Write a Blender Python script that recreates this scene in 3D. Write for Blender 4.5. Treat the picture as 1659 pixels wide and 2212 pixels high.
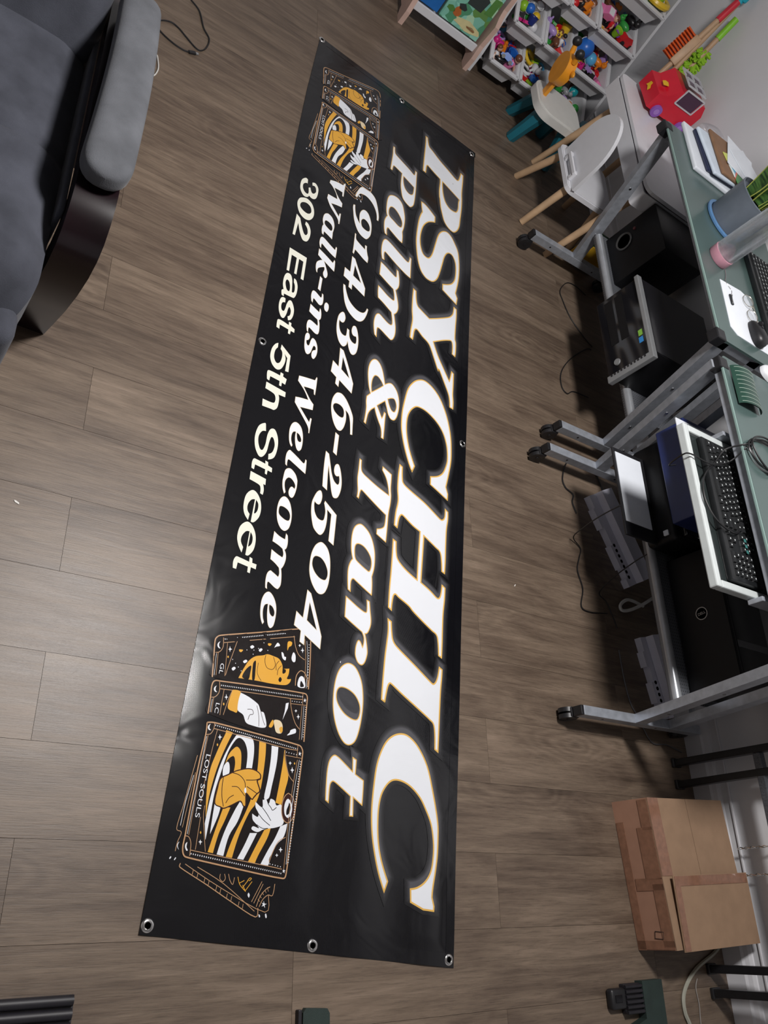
import bpy, bmesh, math, random
import numpy as np
from mathutils import Vector, Matrix, geometry

# ------------------------------------------------------------------ clean start
for o in list(bpy.data.objects): bpy.data.objects.remove(o, do_unlink=True)
scene = bpy.context.scene
COL = scene.collection
random.seed(7)
PI = math.pi

# ------------------------------------------------------------------ camera (hand held, 1.71 m above the floor, rolled)
cam_d = bpy.data.cameras.new('camera'); cam = bpy.data.objects.new('camera', cam_d); COL.objects.link(cam)
CX = Vector((0.80536047, -0.01981124, 0.59245424))      # right
CY = -Vector((0.24791476, -0.89658164, -0.36698723))    # up
CZ = -Vector((0.53845407, 0.44243516, -0.71715992))     # back
m = Matrix((CX, CY, CZ)).transposed().to_4x4(); m.translation = Vector((0, 0, 1.713))
cam.matrix_world = m
cam_d.sensor_width = 36.0; cam_d.sensor_fit = 'AUTO'
cam_d.lens = 1762.63 * 36.0 / 2212.0
cam_d.clip_start = 0.02; cam_d.clip_end = 50
scene.camera = cam

# ------------------------------------------------------------------ world, lights, exposure
world = bpy.data.worlds.new('world'); scene.world = world; world.use_nodes = True
world.node_tree.nodes['Background'].inputs[0].default_value = (0.75, 0.82, 1.0, 1)
world.node_tree.nodes['Background'].inputs[1].default_value = 0.6
vs = scene.view_settings
vs.view_transform = 'Standard'; vs.look = 'None'; vs.gamma = 1.0; vs.use_curve_mapping = False
vs.exposure = 0.15
CEIL = 2.46
LAMPS = [((1.05, 1.20), 60.0, (1.0, 0.965, 0.945))]   # ceiling fittings: place, watts, colour

# ------------------------------------------------------------------ helpers
def lin(h):
    h = h.lstrip('#'); c = [int(h[i:i+2], 16) / 255 for i in (0, 2, 4)]
    return tuple(v / 12.92 if v <= 0.04045 else ((v + 0.055) / 1.055) ** 2.4 for v in c)

MATS = {}
def mat(name, col, rough=0.5, metal=0.0, spec=0.5, var=0.08, vscale=30, bump=0.0, bscale=200, coat=0.0, trans=0.0, alpha=1.0, emit=0.0, sheen=0.0):
    if name in MATS: return MATS[name]
    if isinstance(col, str): col = lin(col)
    M = bpy.data.materials.new(name); M.use_nodes = True
    nt = M.node_tree; b = nt.nodes['Principled BSDF']
    b.inputs['Roughness'].default_value = rough; b.inputs['Metallic'].default_value = metal
    b.inputs['Specular IOR Level'].default_value = spec
    if coat: b.inputs['Coat Weight'].default_value = coat; b.inputs['Coat Roughness'].default_value = 0.08
    if sheen: b.inputs['Sheen Weight'].default_value = sheen; b.inputs['Sheen Roughness'].default_value = 0.4
    if trans: b.inputs['Transmission Weight'].default_value = trans; b.inputs['IOR'].default_value = 1.45
    if alpha < 1: b.inputs['Alpha'].default_value = alpha
    tc = nt.nodes.new('ShaderNodeTexCoord')
    nz = nt.nodes.new('ShaderNodeTexNoise'); nz.inputs['Scale'].default_value = vscale; nz.inputs['Detail'].default_value = 4
    nt.links.new(tc.outputs['Object'], nz.inputs['Vector'])
    rp = nt.nodes.new('ShaderNodeValToRGB')
    rp.color_ramp.elements[0].position = 0.3; rp.color_ramp.elements[1].position = 0.7
    rp.color_ramp.elements[0].color = tuple(max(0, c * (1 - var)) for c in col) + (1,)
    rp.color_ramp.elements[1].color = tuple(min(1, c * (1 + var)) for c in col) + (1,)
    nt.links.new(nz.outputs['Fac'], rp.inputs['Fac']); nt.links.new(rp.outputs['Color'], b.inputs['Base Color'])
    if bump:
        n2 = nt.nodes.new('ShaderNodeTexNoise'); n2.inputs['Scale'].default_value = bscale; n2.inputs['Detail'].default_value = 3
        bp = nt.nodes.new('ShaderNodeBump'); bp.inputs['Strength'].default_value = bump; bp.inputs['Distance'].default_value = 0.002
        nt.links.new(tc.outputs['Object'], n2.inputs['Vector']); nt.links.new(n2.outputs['Fac'], bp.inputs['Height'])
        nt.links.new(bp.outputs['Normal'], b.inputs['Normal'])
    if emit:
        b.inputs['Emission Color'].default_value = col + (1,); b.inputs['Emission Strength'].default_value = emit
    MATS[name] = M
    return M

def thing(name, label, cat, loc=(0, 0, 0), group=None, rz=0.0):
    o = bpy.data.objects.new(name, None); COL.objects.link(o); o.empty_display_size = 0.05
    o.location = loc; o.rotation_euler = (0, 0, rz)
    o['label'] = label; o['category'] = cat
    if group: o['group'] = group
    return o
def tag(o, label, cat, group=None):
    o['label'] = label; o['category'] = cat
    if group: o['group'] = group
    return o
def struct(o): o['kind'] = 'structure'; return o

def link_mesh(name, me, material, parent=None):
    o = bpy.data.objects.new(name, me); COL.objects.link(o)
    if material: 
        if not me.materials: me.materials.append(material)
    if parent is not None: o.parent = parent
    return o

class MB:
    """collects shapes; build() makes one mesh object"""
    def __init__(s): s.v = []; s.f = []; s.fm = []; s.mi = 0
    def add(s, vs_, fs):
        n = len(s.v); s.v += [tuple(map(float, p)) for p in vs_]; s.f += [tuple(i + n for i in f) for f in fs]; s.fm += [s.mi] * len(fs)
        return s
    def box(s, x0, x1, y0, y1, z0, z1, M=None):
        P = [(x, y, z) for z in (z0, z1) for y in (y0, y1) for x in (x0, x1)]
        if M is not None: P = [tuple(M @ Vector(p)) for p in P]
        return s.add(P, [(0, 2, 3, 1), (4, 5, 7, 6), (0, 1, 5, 4), (2, 6, 7, 3), (0, 4, 6, 2), (1, 3, 7, 5)])
    def rbox(s, x0, x1, y0, y1, z0, z1, bev=0.005, seg=2, M=None):
        bm = bmesh.new(); bmesh.ops.create_cube(bm, size=1)
        for v in bm.verts: v.co = Vector(((x0 + x1) / 2 + v.co.x * (x1 - x0), (y0 + y1) / 2 + v.co.y * (y1 - y0), (z0 + z1) / 2 + v.co.z * (z1 - z0)))
        bmesh.ops.bevel(bm, geom=bm.edges[:], offset=bev, segments=seg, affect='EDGES', profile=0.5)
        return s.bm(bm, M)
    def bm(s, bm, M=None):
        bm.verts.ensure_lookup_table(); bm.verts.index_update()
        s.add([(M @ v.co) if M is not None else v.co for v in bm.verts], [tuple(v.index for v in f.verts) for f in bm.faces]); bm.free()
        return s
    def bar(s, p0, p1, w, h, up=(0, 0, 1)):
        p0, p1 = Vector(p0), Vector(p1); d = (p1 - p0).normalized(); u = Vector(up)
        x = d.cross(u)
        if x.length < 1e-4: x = d.cross(Vector((1, 0, 0)))
        x.normalize(); u = x.cross(d)
        P = [p + x * a * w / 2 + u * b * h / 2 for p in (p0, p1) for b in (-1, 1) for a in (-1, 1)]
        return s.add(P, [(0, 2, 3, 1), (4, 5, 7, 6), (0, 1, 5, 4), (2, 6, 7, 3), (0, 4, 6, 2), (1, 3, 7, 5)])
    def tube(s, pts, r, seg=8, closed=False, caps=True):
        pts = [Vector(p) for p in pts]; n = len(pts); rr = r if isinstance(r, (list, tuple)) else [r] * n
        base = len(s.v); prev = None
        V = []
        for i, p in enumerate(pts):
            a = pts[(i - 1) % n] if (closed or i > 0) else p; b = pts[(i + 1) % n] if (closed or i < n - 1) else p
            d = (b - a)
            d = d.normalized() if d.length > 1e-9 else Vector((0, 0, 1))
            if prev is None:
                x = d.cross(Vector((0, 0, 1)))
                if x.length < 1e-3: x = d.cross(Vector((0, 1, 0)))
            else: x = prev - d * prev.dot(d)
            x.normalize(); prev = x; y = d.cross(x)
            V += [p + x * math.cos(2 * PI * k / seg) * rr[i] + y * math.sin(2 * PI * k / seg) * rr[i] for k in range(seg)]
        F = []
        for i in range(n if closed else n - 1):
            j = (i + 1) % n
            for k in range(seg): F.append((i * seg + k, i * seg + (k + 1) % seg, j * seg + (k + 1) % seg, j * seg + k))
        if caps and not closed:
            F.append(tuple(range(seg - 1, -1, -1))); F.append(tuple((n - 1) * seg + k for k in range(seg)))
        return s.add(V, F)
    def cyl(s, p0, p1, r0, r1=None, seg=20): return s.tube([p0, p1], [r0, r0 if r1 is None else r1], seg)
    def lathe(s, prof, c, ax=(0, 0, 1), seg=28, sx=1.0, sy=1.0):
        ax = Vector(ax).normalized(); x = ax.cross(Vector((0, 1, 0)))
        if x.length < 1e-3: x = Vector((1, 0, 0))
        x.normalize(); y = ax.cross(x); c = Vector(c); V = []; F = []; n = len(prof)
        for r, z in prof:
            V += [c + ax * z + x * r * sx * math.cos(2 * PI * k / seg) + y * r * sy * math.sin(2 * PI * k / seg) for k in range(seg)]
        for i in range(n - 1):
            for k in range(seg): F.append((i * seg + k, i * seg + (k + 1) % seg, (i + 1) * seg + (k + 1) % seg, (i + 1) * seg + k))
        if prof[0][0] > 1e-6: F.append(tuple(range(seg - 1, -1, -1)))
        if prof[-1][0] > 1e-6: F.append(tuple((n - 1) * seg + k for k in range(seg)))
        return s.add(V, F)
    def ell(s, c, rx, ry, rz, M=None, seg=16, rings=10, p=1.0):
        V = []; F = []; c = Vector(c)
        def sp(x): return math.copysign(abs(x) ** p, x)
        for i in range(rings + 1):
            t = PI * i / rings
            for k in range(seg):
                a = 2 * PI * k / seg
                q = Vector((rx * sp(math.sin(t)) * sp(math.cos(a)), ry * sp(math.sin(t)) * sp(math.sin(a)), rz * sp(math.cos(t))))
                if M is not None: q = M @ q
                V.append(c + q)
        for i in range(rings):
            for k in range(seg): F.append((i * seg + k, (i + 1) * seg + k, (i + 1) * seg + (k + 1) % seg, i * seg + (k + 1) % seg))
        return s.add(V, F)
    def prism(s, poly, o, ex, ey, t):
        o, ex, ey = Vector(o), Vector(ex), Vector(ey); ez = ex.cross(ey).normalized(); n = len(poly)
        A = [o + ex * a + ey * b for a, b in poly]; B = [p + ez * t for p in A]
        tri = geometry.tessellate_polygon([[Vector((a, b, 0)) for a, b in poly]])
        F = []
        area = sum(poly[i][0] * poly[(i + 1) % n][1] - poly[(i + 1) % n][0] * poly[i][1] for i in range(n))
        for t3 in tri:
            a2 = sum(poly[t3[i]][0] * poly[t3[(i + 1) % 3]][1] - poly[t3[(i + 1) % 3]][0] * poly[t3[i]][1] for i in range(3))
            q = t3 if a2 > 0 else t3[::-1]
            F.append(tuple(n + i for i in q)); F.append(tuple(i for i in q[::-1]))
        for i in range(n):
            j = (i + 1) % n
            F.append((i, j, n + j, n + i) if area > 0 else (j, i, n + i, n + j))
        return s.add(A + B, F)
    def grid(s, fn, nu, nv, closed_u=False):
        V = [fn(i / (nu if closed_u else nu - 1), j / (nv - 1)) for j in range(nv) for i in range(nu)]; F = []
        for j in range(nv - 1):
            for i in range(nu if closed_u else nu - 1):
                k = (i + 1) % nu
                F.append((j * nu + i, j * nu + k, (j + 1) * nu + k, (j + 1) * nu + i))
        return s.add(V, F)
    def mesh(s, name, org=(0, 0, 0), smooth=False, angle=40):
        me = bpy.data.meshes.new(name); o = Vector(org)
        me.from_pydata([tuple(Vector(p) - o) for p in s.v], [], s.f)
        me.polygons.foreach_set('material_index', s.fm)
        bm = bmesh.new(); bm.from_mesh(me); bmesh.ops.recalc_face_normals(bm, faces=bm.faces[:]); bm.to_mesh(me); bm.free()
        if smooth:
            me.polygons.foreach_set('use_smooth', [True] * len(me.polygons)); me.set_sharp_from_angle(angle=math.radians(angle))
        me.update()
        return me
    def build(s, name, material, parent=None, org=None, smooth=False, angle=40):
        """verts are world coordinates; org: the base of the top-level thing"""
        if org is None:
            if parent is not None:
                r = parent
                while r.parent is not None: r = r.parent
                org = r.location
            else: org = (0, 0, 0)
        ms = material if isinstance(material, (list, tuple)) else [material]
        me = s.mesh(name, org, smooth, angle)
        for mm in ms: me.materials.append(mm)
        o = bpy.data.objects.new(name, me); COL.objects.link(o)
        if parent is not None: o.parent = parent
        else: o.location = org
        return o

def smooth_path(pts, n=6, closed=False):
    P = [Vector(p) for p in pts]; N = len(P); out = []
    for i in range(N if closed else N - 1):
        g = lambda k: P[k % N] if closed else P[min(max(k, 0), N - 1)]
        p0, p1, p2, p3 = g(i - 1), g(i), g(i + 1), g(i + 2)
        for j in range(n):
            t = j / n
            out.append(0.5 * ((2 * p1) + (p2 - p0) * t + (2 * p0 - 5 * p1 + 4 * p2 - p3) * t * t + (3 * p1 - p0 - 3 * p2 + p3) * t ** 3))
    if not closed: out.append(P[-1])
    return out
def arc(cx, cy, r, a0, a1, n):
    return [(cx + r * math.cos(math.radians(a0 + (a1 - a0) * i / n)), cy + r * math.sin(math.radians(a0 + (a1 - a0) * i / n))) for i in range(n + 1)]
def rrect(x0, x1, y0, y1, r, n=5):
    return arc(x1 - r, y0 + r, r, -90, 0, n) + arc(x1 - r, y1 - r, r, 0, 90, n) + arc(x0 + r, y1 - r, r, 90, 180, n) + arc(x0 + r, y0 + r, r, 180, 270, n)
def text_mesh(body, size, M, name, material, parent, shear=0.0, org=None):
    """flat lettering in the built-in font, laid out by matrix M (text x, y -> world)"""
    cu = bpy.data.curves.new(name + '_src', 'FONT'); cu.body = body; cu.size = size; cu.align_x = 'CENTER'; cu.align_y = 'CENTER'; cu.shear = shear
    ob = bpy.data.objects.new(name + '_src', cu); COL.objects.link(ob)
    dg = bpy.context.evaluated_depsgraph_get(); me = bpy.data.meshes.new_from_object(ob.evaluated_get(dg))
    bpy.data.objects.remove(ob, do_unlink=True); bpy.data.curves.remove(cu)
    r = parent
    while r.parent is not None: r = r.parent
    o_ = Vector(r.location)
    for v in me.vertices: v.co = (M @ v.co) - o_
    me.materials.clear(); me.materials.append(material)
    o = bpy.data.objects.new(name, me); COL.objects.link(o); o.parent = parent
    return o

def frame(o, ex, ey, ez):
    m_ = Matrix((Vector(ex), Vector(ey), Vector(ez))).transposed().to_4x4(); m_.translation = Vector(o)
    return m_

# ================================================================== THE SETTING
XW, XL, YB, YF = 2.59, -1.75, -1.9, 4.05      # right wall, left wall, back wall, far wall
M_wall = mat('wall_paint', (0.68, 0.685, 0.71), 0.6, var=0.03, vscale=4, bump=0.12, bscale=260)
M_base = mat('baseboard_paint', (0.70, 0.70, 0.73), 0.35, var=0.04, vscale=12)
M_ceil = mat('ceiling_paint', (0.82, 0.82, 0.82), 0.8, var=0.02, vscale=3, bump=0.1, bscale=300)

def plank_material():
    M = bpy.data.materials.new('vinyl_plank'); M.use_nodes = True; nt = M.node_tree; N = nt.nodes; L = nt.links
    b = N['Principled BSDF']
    tc = N.new('ShaderNodeTexCoord'); oi = N.new('ShaderNodeObjectInfo')
    def math_(op, a, bb, **k):
        n = N.new('ShaderNodeMath'); n.operation = op
        for i, x in enumerate((a, bb)):
            if isinstance(x, (int, float)): n.inputs[i].default_value = x
            elif x is not None: L.new(x, n.inputs[i])
        return n.outputs[0]
    rnd = oi.outputs['Random']
    cmb = N.new('ShaderNodeCombineXYZ'); L.new(math_('MULTIPLY', rnd, 37.0), cmb.inputs[0]); L.new(math_('MULTIPLY', rnd, 91.0), cmb.inputs[1]); L.new(math_('MULTIPLY', rnd, 53.0), cmb.inputs[2])
    add = N.new('ShaderNodeVectorMath'); add.operation = 'ADD'; L.new(tc.outputs['Object'], add.inputs[0]); L.new(cmb.outputs[0], add.inputs[1])
    def mapped(sx, sy, sz=1):
        mp = N.new('ShaderNodeMapping'); mp.inputs['Scale'].default_value = (sx, sy, sz); L.new(add.outputs[0], mp.inputs['Vector']); return mp.outputs[0]
    def noise(vec, sc, det, dist=0.0, rough=0.55):
        n = N.new('ShaderNodeTexNoise'); n.inputs['Scale'].default_value = sc; n.inputs['Detail'].default_value = det; n.inputs['Distortion'].default_value = dist; n.inputs['Roughness'].default_value = rough
        L.new(vec, n.inputs['Vector']); return n.outputs['Fac']
    # broad blotches, soft streaks, short dark pores
    broad = noise(mapped(1.1, 5.5), 1.5, 5, 0.9, 0.6)
    streak = noise(mapped(1.9, 26.0), 2.0, 7, 0.5, 0.68)
    pores = noise(mapped(11.0, 300.0), 1.4, 4, 0.0, 0.75)
    # knots with their eye-shaped growth rings
    vo = N.new('ShaderNodeTexVoronoi'); vo.inputs['Scale'].default_value = 1.0
    wob = N.new('ShaderNodeVectorMath'); wob.operation = 'MULTIPLY_ADD'; nz3 = N.new('ShaderNodeTexNoise'); nz3.inputs['Scale'].default_value = 5.0; L.new(add.outputs[0], nz3.inputs['Vector'])
    L.new(nz3.outputs['Color'], wob.inputs[0]); wob.inputs[1].default_value = (0.28, 0.28, 0.0); L.new(mapped(1.35, 5.6, 0.0), wob.inputs[2]); L.new(wob.outputs[0], vo.inputs['Vector'])
    ringw = math_('SINE', math_('MULTIPLY', vo.outputs['Distance'], 85.0), None)
    rm = N.new('ShaderNodeMapRange'); rm.inputs['From Min'].default_value = 0.50; rm.inputs['From Max'].default_value = 0.12; rm.inputs['To Min'].default_value = 0.0; rm.inputs['To Max'].default_value = 0.050; L.new(vo.outputs['Distance'], rm.inputs['Value'])
    rings = math_('MULTIPLY', ringw, rm.outputs[0])
    kn = N.new('ShaderNodeMapRange'); kn.inputs['From Min'].default_value = 0.02; kn.inputs['From Max'].default_value = 0.13; kn.inputs['To Min'].default_value = 0.66; kn.inputs['To Max'].default_value = 1.0
    L.new(vo.outputs['Distance'], kn.inputs['Value'])
    tot = math_('ADD', math_('MULTIPLY', streak, 0.55), math_('MULTIPLY', broad, 0.66))
    tot = math_('ADD', tot, rings)
    tot = math_('ADD', tot, math_('MULTIPLY', rnd, 0.06))
    tot = math_('SUBTRACT', tot, 0.125)
    rp = N.new('ShaderNodeValToRGB'); e = rp.color_ramp.elements
    e[0].position = 0.30; e[0].color = (0.066, 0.046, 0.033, 1); e[1].position = 0.72; e[1].color = (0.228, 0.170, 0.125, 1)
    x = e.new(0.44); x.color = (0.116, 0.083, 0.060, 1); x = e.new(0.57); x.color = (0.165, 0.122, 0.088, 1)
    L.new(tot, rp.inputs['Fac'])
    mul = N.new('ShaderNodeMix'); mul.data_type = 'RGBA'; mul.blend_type = 'MULTIPLY'; mul.inputs['Factor'].default_value = 1.0
    L.new(rp.outputs['Color'], mul.inputs['A'])
    pr = N.new('ShaderNodeMapRange'); pr.inputs['From Min'].default_value = 0.33; pr.inputs['From Max'].default_value = 0.5; pr.inputs['To Min'].default_value = 0.66; pr.inputs['To Max'].default_value = 1.0
    L.new(pores, pr.inputs['Value'])
    fac = math_('MULTIPLY', pr.outputs[0], kn.outputs[0]); cm2 = N.new('ShaderNodeCombineColor')
    for i in range(3): L.new(fac, cm2.inputs[i])
    L.new(cm2.outputs[0], mul.inputs['B'])
    L.new(mul.outputs['Result'], b.inputs['Base Color'])
    rr = N.new('ShaderNodeMapRange'); rr.inputs['To Min'].default_value = 0.34; rr.inputs['To Max'].default_value = 0.50; L.new(streak, rr.inputs['Value']); L.new(rr.outputs[0], b.inputs['Roughness'])
    b.inputs['Specular IOR Level'].default_value = 0.5
    bp = N.new('ShaderNodeBump'); bp.inputs['Strength'].default_value = 0.35; bp.inputs['Distance'].default_value = 0.0006
    L.new(math_('ADD', pores, math_('MULTIPLY', streak, 1.2)), bp.inputs['Height']); L.new(bp.outputs['Normal'], b.inputs['Normal'])
    return M
M_plank = plank_material()
M_sub = mat('underlay', (0.03, 0.022, 0.017), 0.9)
floor = struct(MB().box(XL, XW, YB, YF, -0.06, -0.0045).build('floor', M_sub))
floor['label'] = 'grey brown wood look vinyl plank floor'
PWID, PLEN = 0.1778, 1.2185
_pm = {}
def plank_mesh(lx, ly):
    k = (round(lx, 4), round(ly, 4))
    if k in _pm: return _pm[k]
    g = 0.00035
    a, bb = lx / 2 - g, ly / 2 - g
    V = [(-a, -bb, -0.0045), (a, -bb, -0.0045), (a, bb, -0.0045), (-a, bb, -0.0045), (-a, -bb, 0), (a, -bb, 0), (a, bb, 0), (-a, bb, 0)]
    F = [(0, 1, 5, 4), (1, 2, 6, 5), (2, 3, 7, 6), (3, 0, 4, 7), (4, 5, 6, 7)]
    me = bpy.data.meshes.new('plank'); me.from_pydata(V, [], F); me.materials.append(M_plank); _pm[k] = me
    return me
y_ref = -0.0216 * 1.713
k0 = math.floor((YB - y_ref) / PWID); k1 = math.ceil((YF - y_ref) / PWID)
for k in range(k0, k1):
    y0 = max(YB, y_ref + k * PWID); y1 = min(YF, y_ref + (k + 1) * PWID)
    if y1 - y0 < 0.01: continue
    j = 0.241 * 1.713 if k % 2 == 0 else 0.594 * 1.713
    n0 = math.floor((XL - j) / PLEN)
    x = j + n0 * PLEN
    while x < XW:
        a, bb = max(XL, x), min(XW - 0.001, x + PLEN); x += PLEN
        if bb - a < 0.01: continue
        o = bpy.data.objects.new('plank', plank_mesh(bb - a, y1 - y0)); COL.objects.link(o); o.parent = floor
        o.location = ((a + bb) / 2, (y0 + y1) / 2, 0)

T = 0.1
struct(MB().box(XW, XW + T, YB - T, YF + T, -0.06, CEIL + T).build('wall_right', M_wall))
struct(MB().box(XL - T, XL, YB - T, YF + T, -0.06, CEIL + T).build('wall_left', M_wall))
struct(MB().box(XL, XW, YF, YF + T, -0.06, CEIL + T).build('wall_far', M_wall))
struct(MB().box(XL, XW, YB - T, YB, -0.06, CEIL + T).build('wall_back', M_wall))
struct(MB().box(XL, XW, YB, YF, CEIL, CEIL + T).build('ceiling', M_ceil))
# baseboards with a stepped profile, and the ribbed wainscot line above it on the right wall
def baseboard(name, p0, p1, inward):
    d = (Vector(p1) - Vector(p0)); n = Vector(inward)
    prof = [(0, 0), (0.016, 0), (0.016, 0.062), (0.012, 0.070), (0.009, 0.083), (0.004, 0.092), (0, 0.094)]
    mb = MB(); mb.prism(prof, p0, n, Vector((0, 0, 1)), d.length if n.cross(Vector((0, 0, 1))).dot(d) > 0 else -d.length)
    return struct(mb.build(name, M_base))
baseboard('baseboard_right', (XW, YB, 0), (XW, YF, 0), (-1, 0, 0))
baseboard('baseboard_far', (XL, YF, 0), (XW - 0.017, YF, 0), (0, -1, 0))
baseboard('baseboard_left', (XL, YB, 0), (XL, YF - 0.017, 0), (1, 0, 0))
struct(MB().rbox(XW - 0.006, XW, YB, YF, 0.118, 0.126, 0.002).build('trim_1', M_base))

# ceiling fittings: round opal domes on a white rim, each with its own lamp
M_opal = mat('opal_glass', (1.0, 0.98, 0.95), 0.4, emit=3.0)
M_rim = mat('fitting_rim', (0.7, 0.7, 0.7), 0.4)
for i, ((lx, ly), watts, colr) in enumerate(LAMPS):
    t = thing('ceiling_light', 'round opal ceiling light over the middle of the room', 'ceiling light', (lx, ly, CEIL))
    MB().lathe([(0.0, 0), (0.21, 0), (0.215, -0.012), (0.205, -0.028), (0.19, -0.030), (0.0, -0.030)], (lx, ly, CEIL)).build('rim', M_rim, t, smooth=True)
    MB().lathe([(0.19, -0.029), (0.185, -0.045), (0.15, -0.068), (0.08, -0.082), (0.0, -0.086)], (lx, ly, CEIL)).build('diffuser', M_opal, t, smooth=True)
    ld = bpy.data.lights.new('lamp', 'AREA'); ld.shape = 'DISK'; ld.size = 0.36; ld.energy = watts; ld.color = colr
    lo = bpy.data.objects.new('lamp', ld); COL.objects.link(lo); lo.location = (lx, ly, CEIL - 0.095)

# ================================================================== THE BANNER
BO = Vector((1.0315, 3.009, 0.0)); BA = -0.1167
BV = Vector((math.cos(BA), math.sin(BA), 0)); BU = Vector((math.sin(BA), -math.cos(BA), 0))   # reading direction, letter-up direction
BL = 3.056
def ramp_(x, xs, ys): return float(np.interp(x, xs, ys))
def b_left(u): return ramp_(u, [0, .35, .63, 1.5, 2.3, 2.8, BL], [0, -.011, -.0135, -.012, -.0106, -.009, -.0065])
def b_right(u): return ramp_(u, [0, .8, 1.94, 2.6, BL], [.7856, .7840, .7854, .789, .7936])
_rng = random.Random(3)
_waves = [(_rng.uniform(-1, 1), _rng.uniform(-1, 1), _rng.uniform(0, 6.28)) for _ in range(7)]
def b_h(u, v):
    h = 0.0030
    for i, (a, b, ph) in enumerate(_waves):
        f = 9 + 2.0 * i
        h += 0.00065 * math.sin(f * (0.85 * a * u + b * v * 1.2) + ph)
    # ripples that run into the near end and along the right-hand edge
    w = 1 / (1 + math.exp(-(u - 2.55) / 0.12))
    h += w * (0.0026 * math.sin(25 * v + 5.0 * (u - 2.6) + 0.6) + 0.0010 * math.sin(33 * v - 3 * u))
    e = math.exp(-((v - 0.74) / 0.05) ** 2)
    h += e * w * 0.0030 * math.sin(17 * u + 1.0) + e * 0.0016 * math.sin(9.5 * u)
    # folds from being rolled up: diagonal tugs near the far end
    e2 = math.exp(-((u - 0.35) / 0.25) ** 2)
    h += e2 * 0.0013 * math.sin(34 * (v * 0.75 - u * 0.66)) + math.exp(-((u - 0.75) / 0.2) ** 2) * math.exp(-((v - 0.08) / 0.09) ** 2) * 0.003 * math.sin(40 * (v + u * 0.5))
    def box_(x, a, b, w): return min(1.0, max(0.0, min(x - a, b - x) / w + 1.0))
    fl = max(box_(u, 2.425, 3.012, 0.06), box_(u, 0.157, 0.744, 0.06)) * box_(v, 0.030, 0.318, 0.06)   # the printed cards lie flat
    h = h * (1 - fl) + 0.0030 * fl
    edge = min(v - b_left(u), b_right(u) - v, u, BL - u)
    h *= min(1.0, 0.45 + max(edge, 0) * 11)
    return max(h, 0.0007)
def b_pt(u, v, dz=0.0): 
    p = BO + BU * u + BV * v; p.z = 0.0006 + b_h(u, v) + dz
    return p

def banner_mat(name, col, rough=0.2, spec=0.5, coat=0.0, fine=True):
    if name in MATS: return MATS[name]
    if isinstance(col, str): col = lin(col)
    M = bpy.data.materials.new(name); M.use_nodes = True; nt = M.node_tree; N = nt.nodes; L = nt.links
    b = N['Principled BSDF']; b.inputs['Base Color'].default_value = col + (1,); b.inputs['Roughness'].default_value = rough; b.inputs['Specular IOR Level'].default_value = spec
    tc = N.new('ShaderNodeTexCoord'); mp = N.new('ShaderNodeMapping'); mp.inputs['Rotation'].default_value = (0, 0, BA); L.new(tc.outputs['Object'], mp.inputs['Vector'])
    n1 = N.new('ShaderNodeTexNoise'); n1.inputs['Scale'].default_value = 6.5; n1.inputs['Detail'].default_value = 2.0; n1.inputs['Distortion'].default_value = 1.2; L.new(mp.outputs[0], n1.inputs['Vector'])
    b1 = N.new('ShaderNodeBump'); b1.inputs['Strength'].default_value = 0.5; b1.inputs['Distance'].default_value = 0.006; L.new(n1.outputs['Fac'], b1.inputs['Height'])
    # scrim weave of the vinyl
    w1 = N.new('ShaderNodeTexWave'); w1.bands_direction = 'X'; w1.inputs['Scale'].default_value = 150; L.new(mp.outputs[0], w1.inputs['Vector'])
    w2 = N.new('ShaderNodeTexWave'); w2.bands_direction = 'Y'; w2.inputs['Scale'].default_value = 150; L.new(mp.outputs[0], w2.inputs['Vector'])
    ad = N.new('ShaderNodeMath'); ad.operation = 'ADD'; L.new(w1.outputs['Fac'], ad.inputs[0]); L.new(w2.outputs['Fac'], ad.inputs[1])
    b2 = N.new('ShaderNodeBump'); b2.inputs['Strength'].default_value = 0.12; b2.inputs['Distance'].default_value = 0.0003; L.new(ad.outputs[0], b2.inputs['Height']); L.new(b1.outputs['Normal'], b2.inputs['Normal'])
    L.new(b2.outputs['Normal'], b.inputs['Normal'])
    MATS[name] = M
    return M
M_ban = banner_mat('vinyl_black', (0.0050, 0.0050, 0.0065), 0.15, 0.60)
M_bwh = banner_mat('vinyl_white', (0.74, 0.765, 0.81), 0.30, 0.4)
M_bcr = banner_mat('vinyl_cream', (0.76, 0.76, 0.66), 0.30, 0.4)
M_bgo = banner_mat('vinyl_gold', (0.72, 0.43, 0.10), 0.25, 0.4)
M_bpa = banner_mat('vinyl_pale_gold', (0.72, 0.60, 0.40), 0.25, 0.4)
M_halo = [banner_mat('vinyl_grey_%d' % i, (g, g, g * 1.12), 0.15, 0.60) for i, g in enumerate((0.0105, 0.0145, 0.021, 0.031, 0.044, 0.060, 0.078))]
M_card = {'k': banner_mat('vinyl_card_black', (0.010, 0.007, 0.007), 0.15, 0.60), 'c': banner_mat('vinyl_copper', (0.46, 0.27, 0.145), 0.25, 0.4),
          'o': banner_mat('vinyl_orange', (0.70, 0.36, 0.045), 0.25, 0.4), 'w': M_bwh, 'b': banner_mat('vinyl_brown', (0.035, 0.010, 0.008), 0.2, 0.5),
          'K': banner_mat('vinyl_ink', (0.008, 0.008, 0.010), 0.17, 0.5), 'p': M_bpa}

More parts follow.
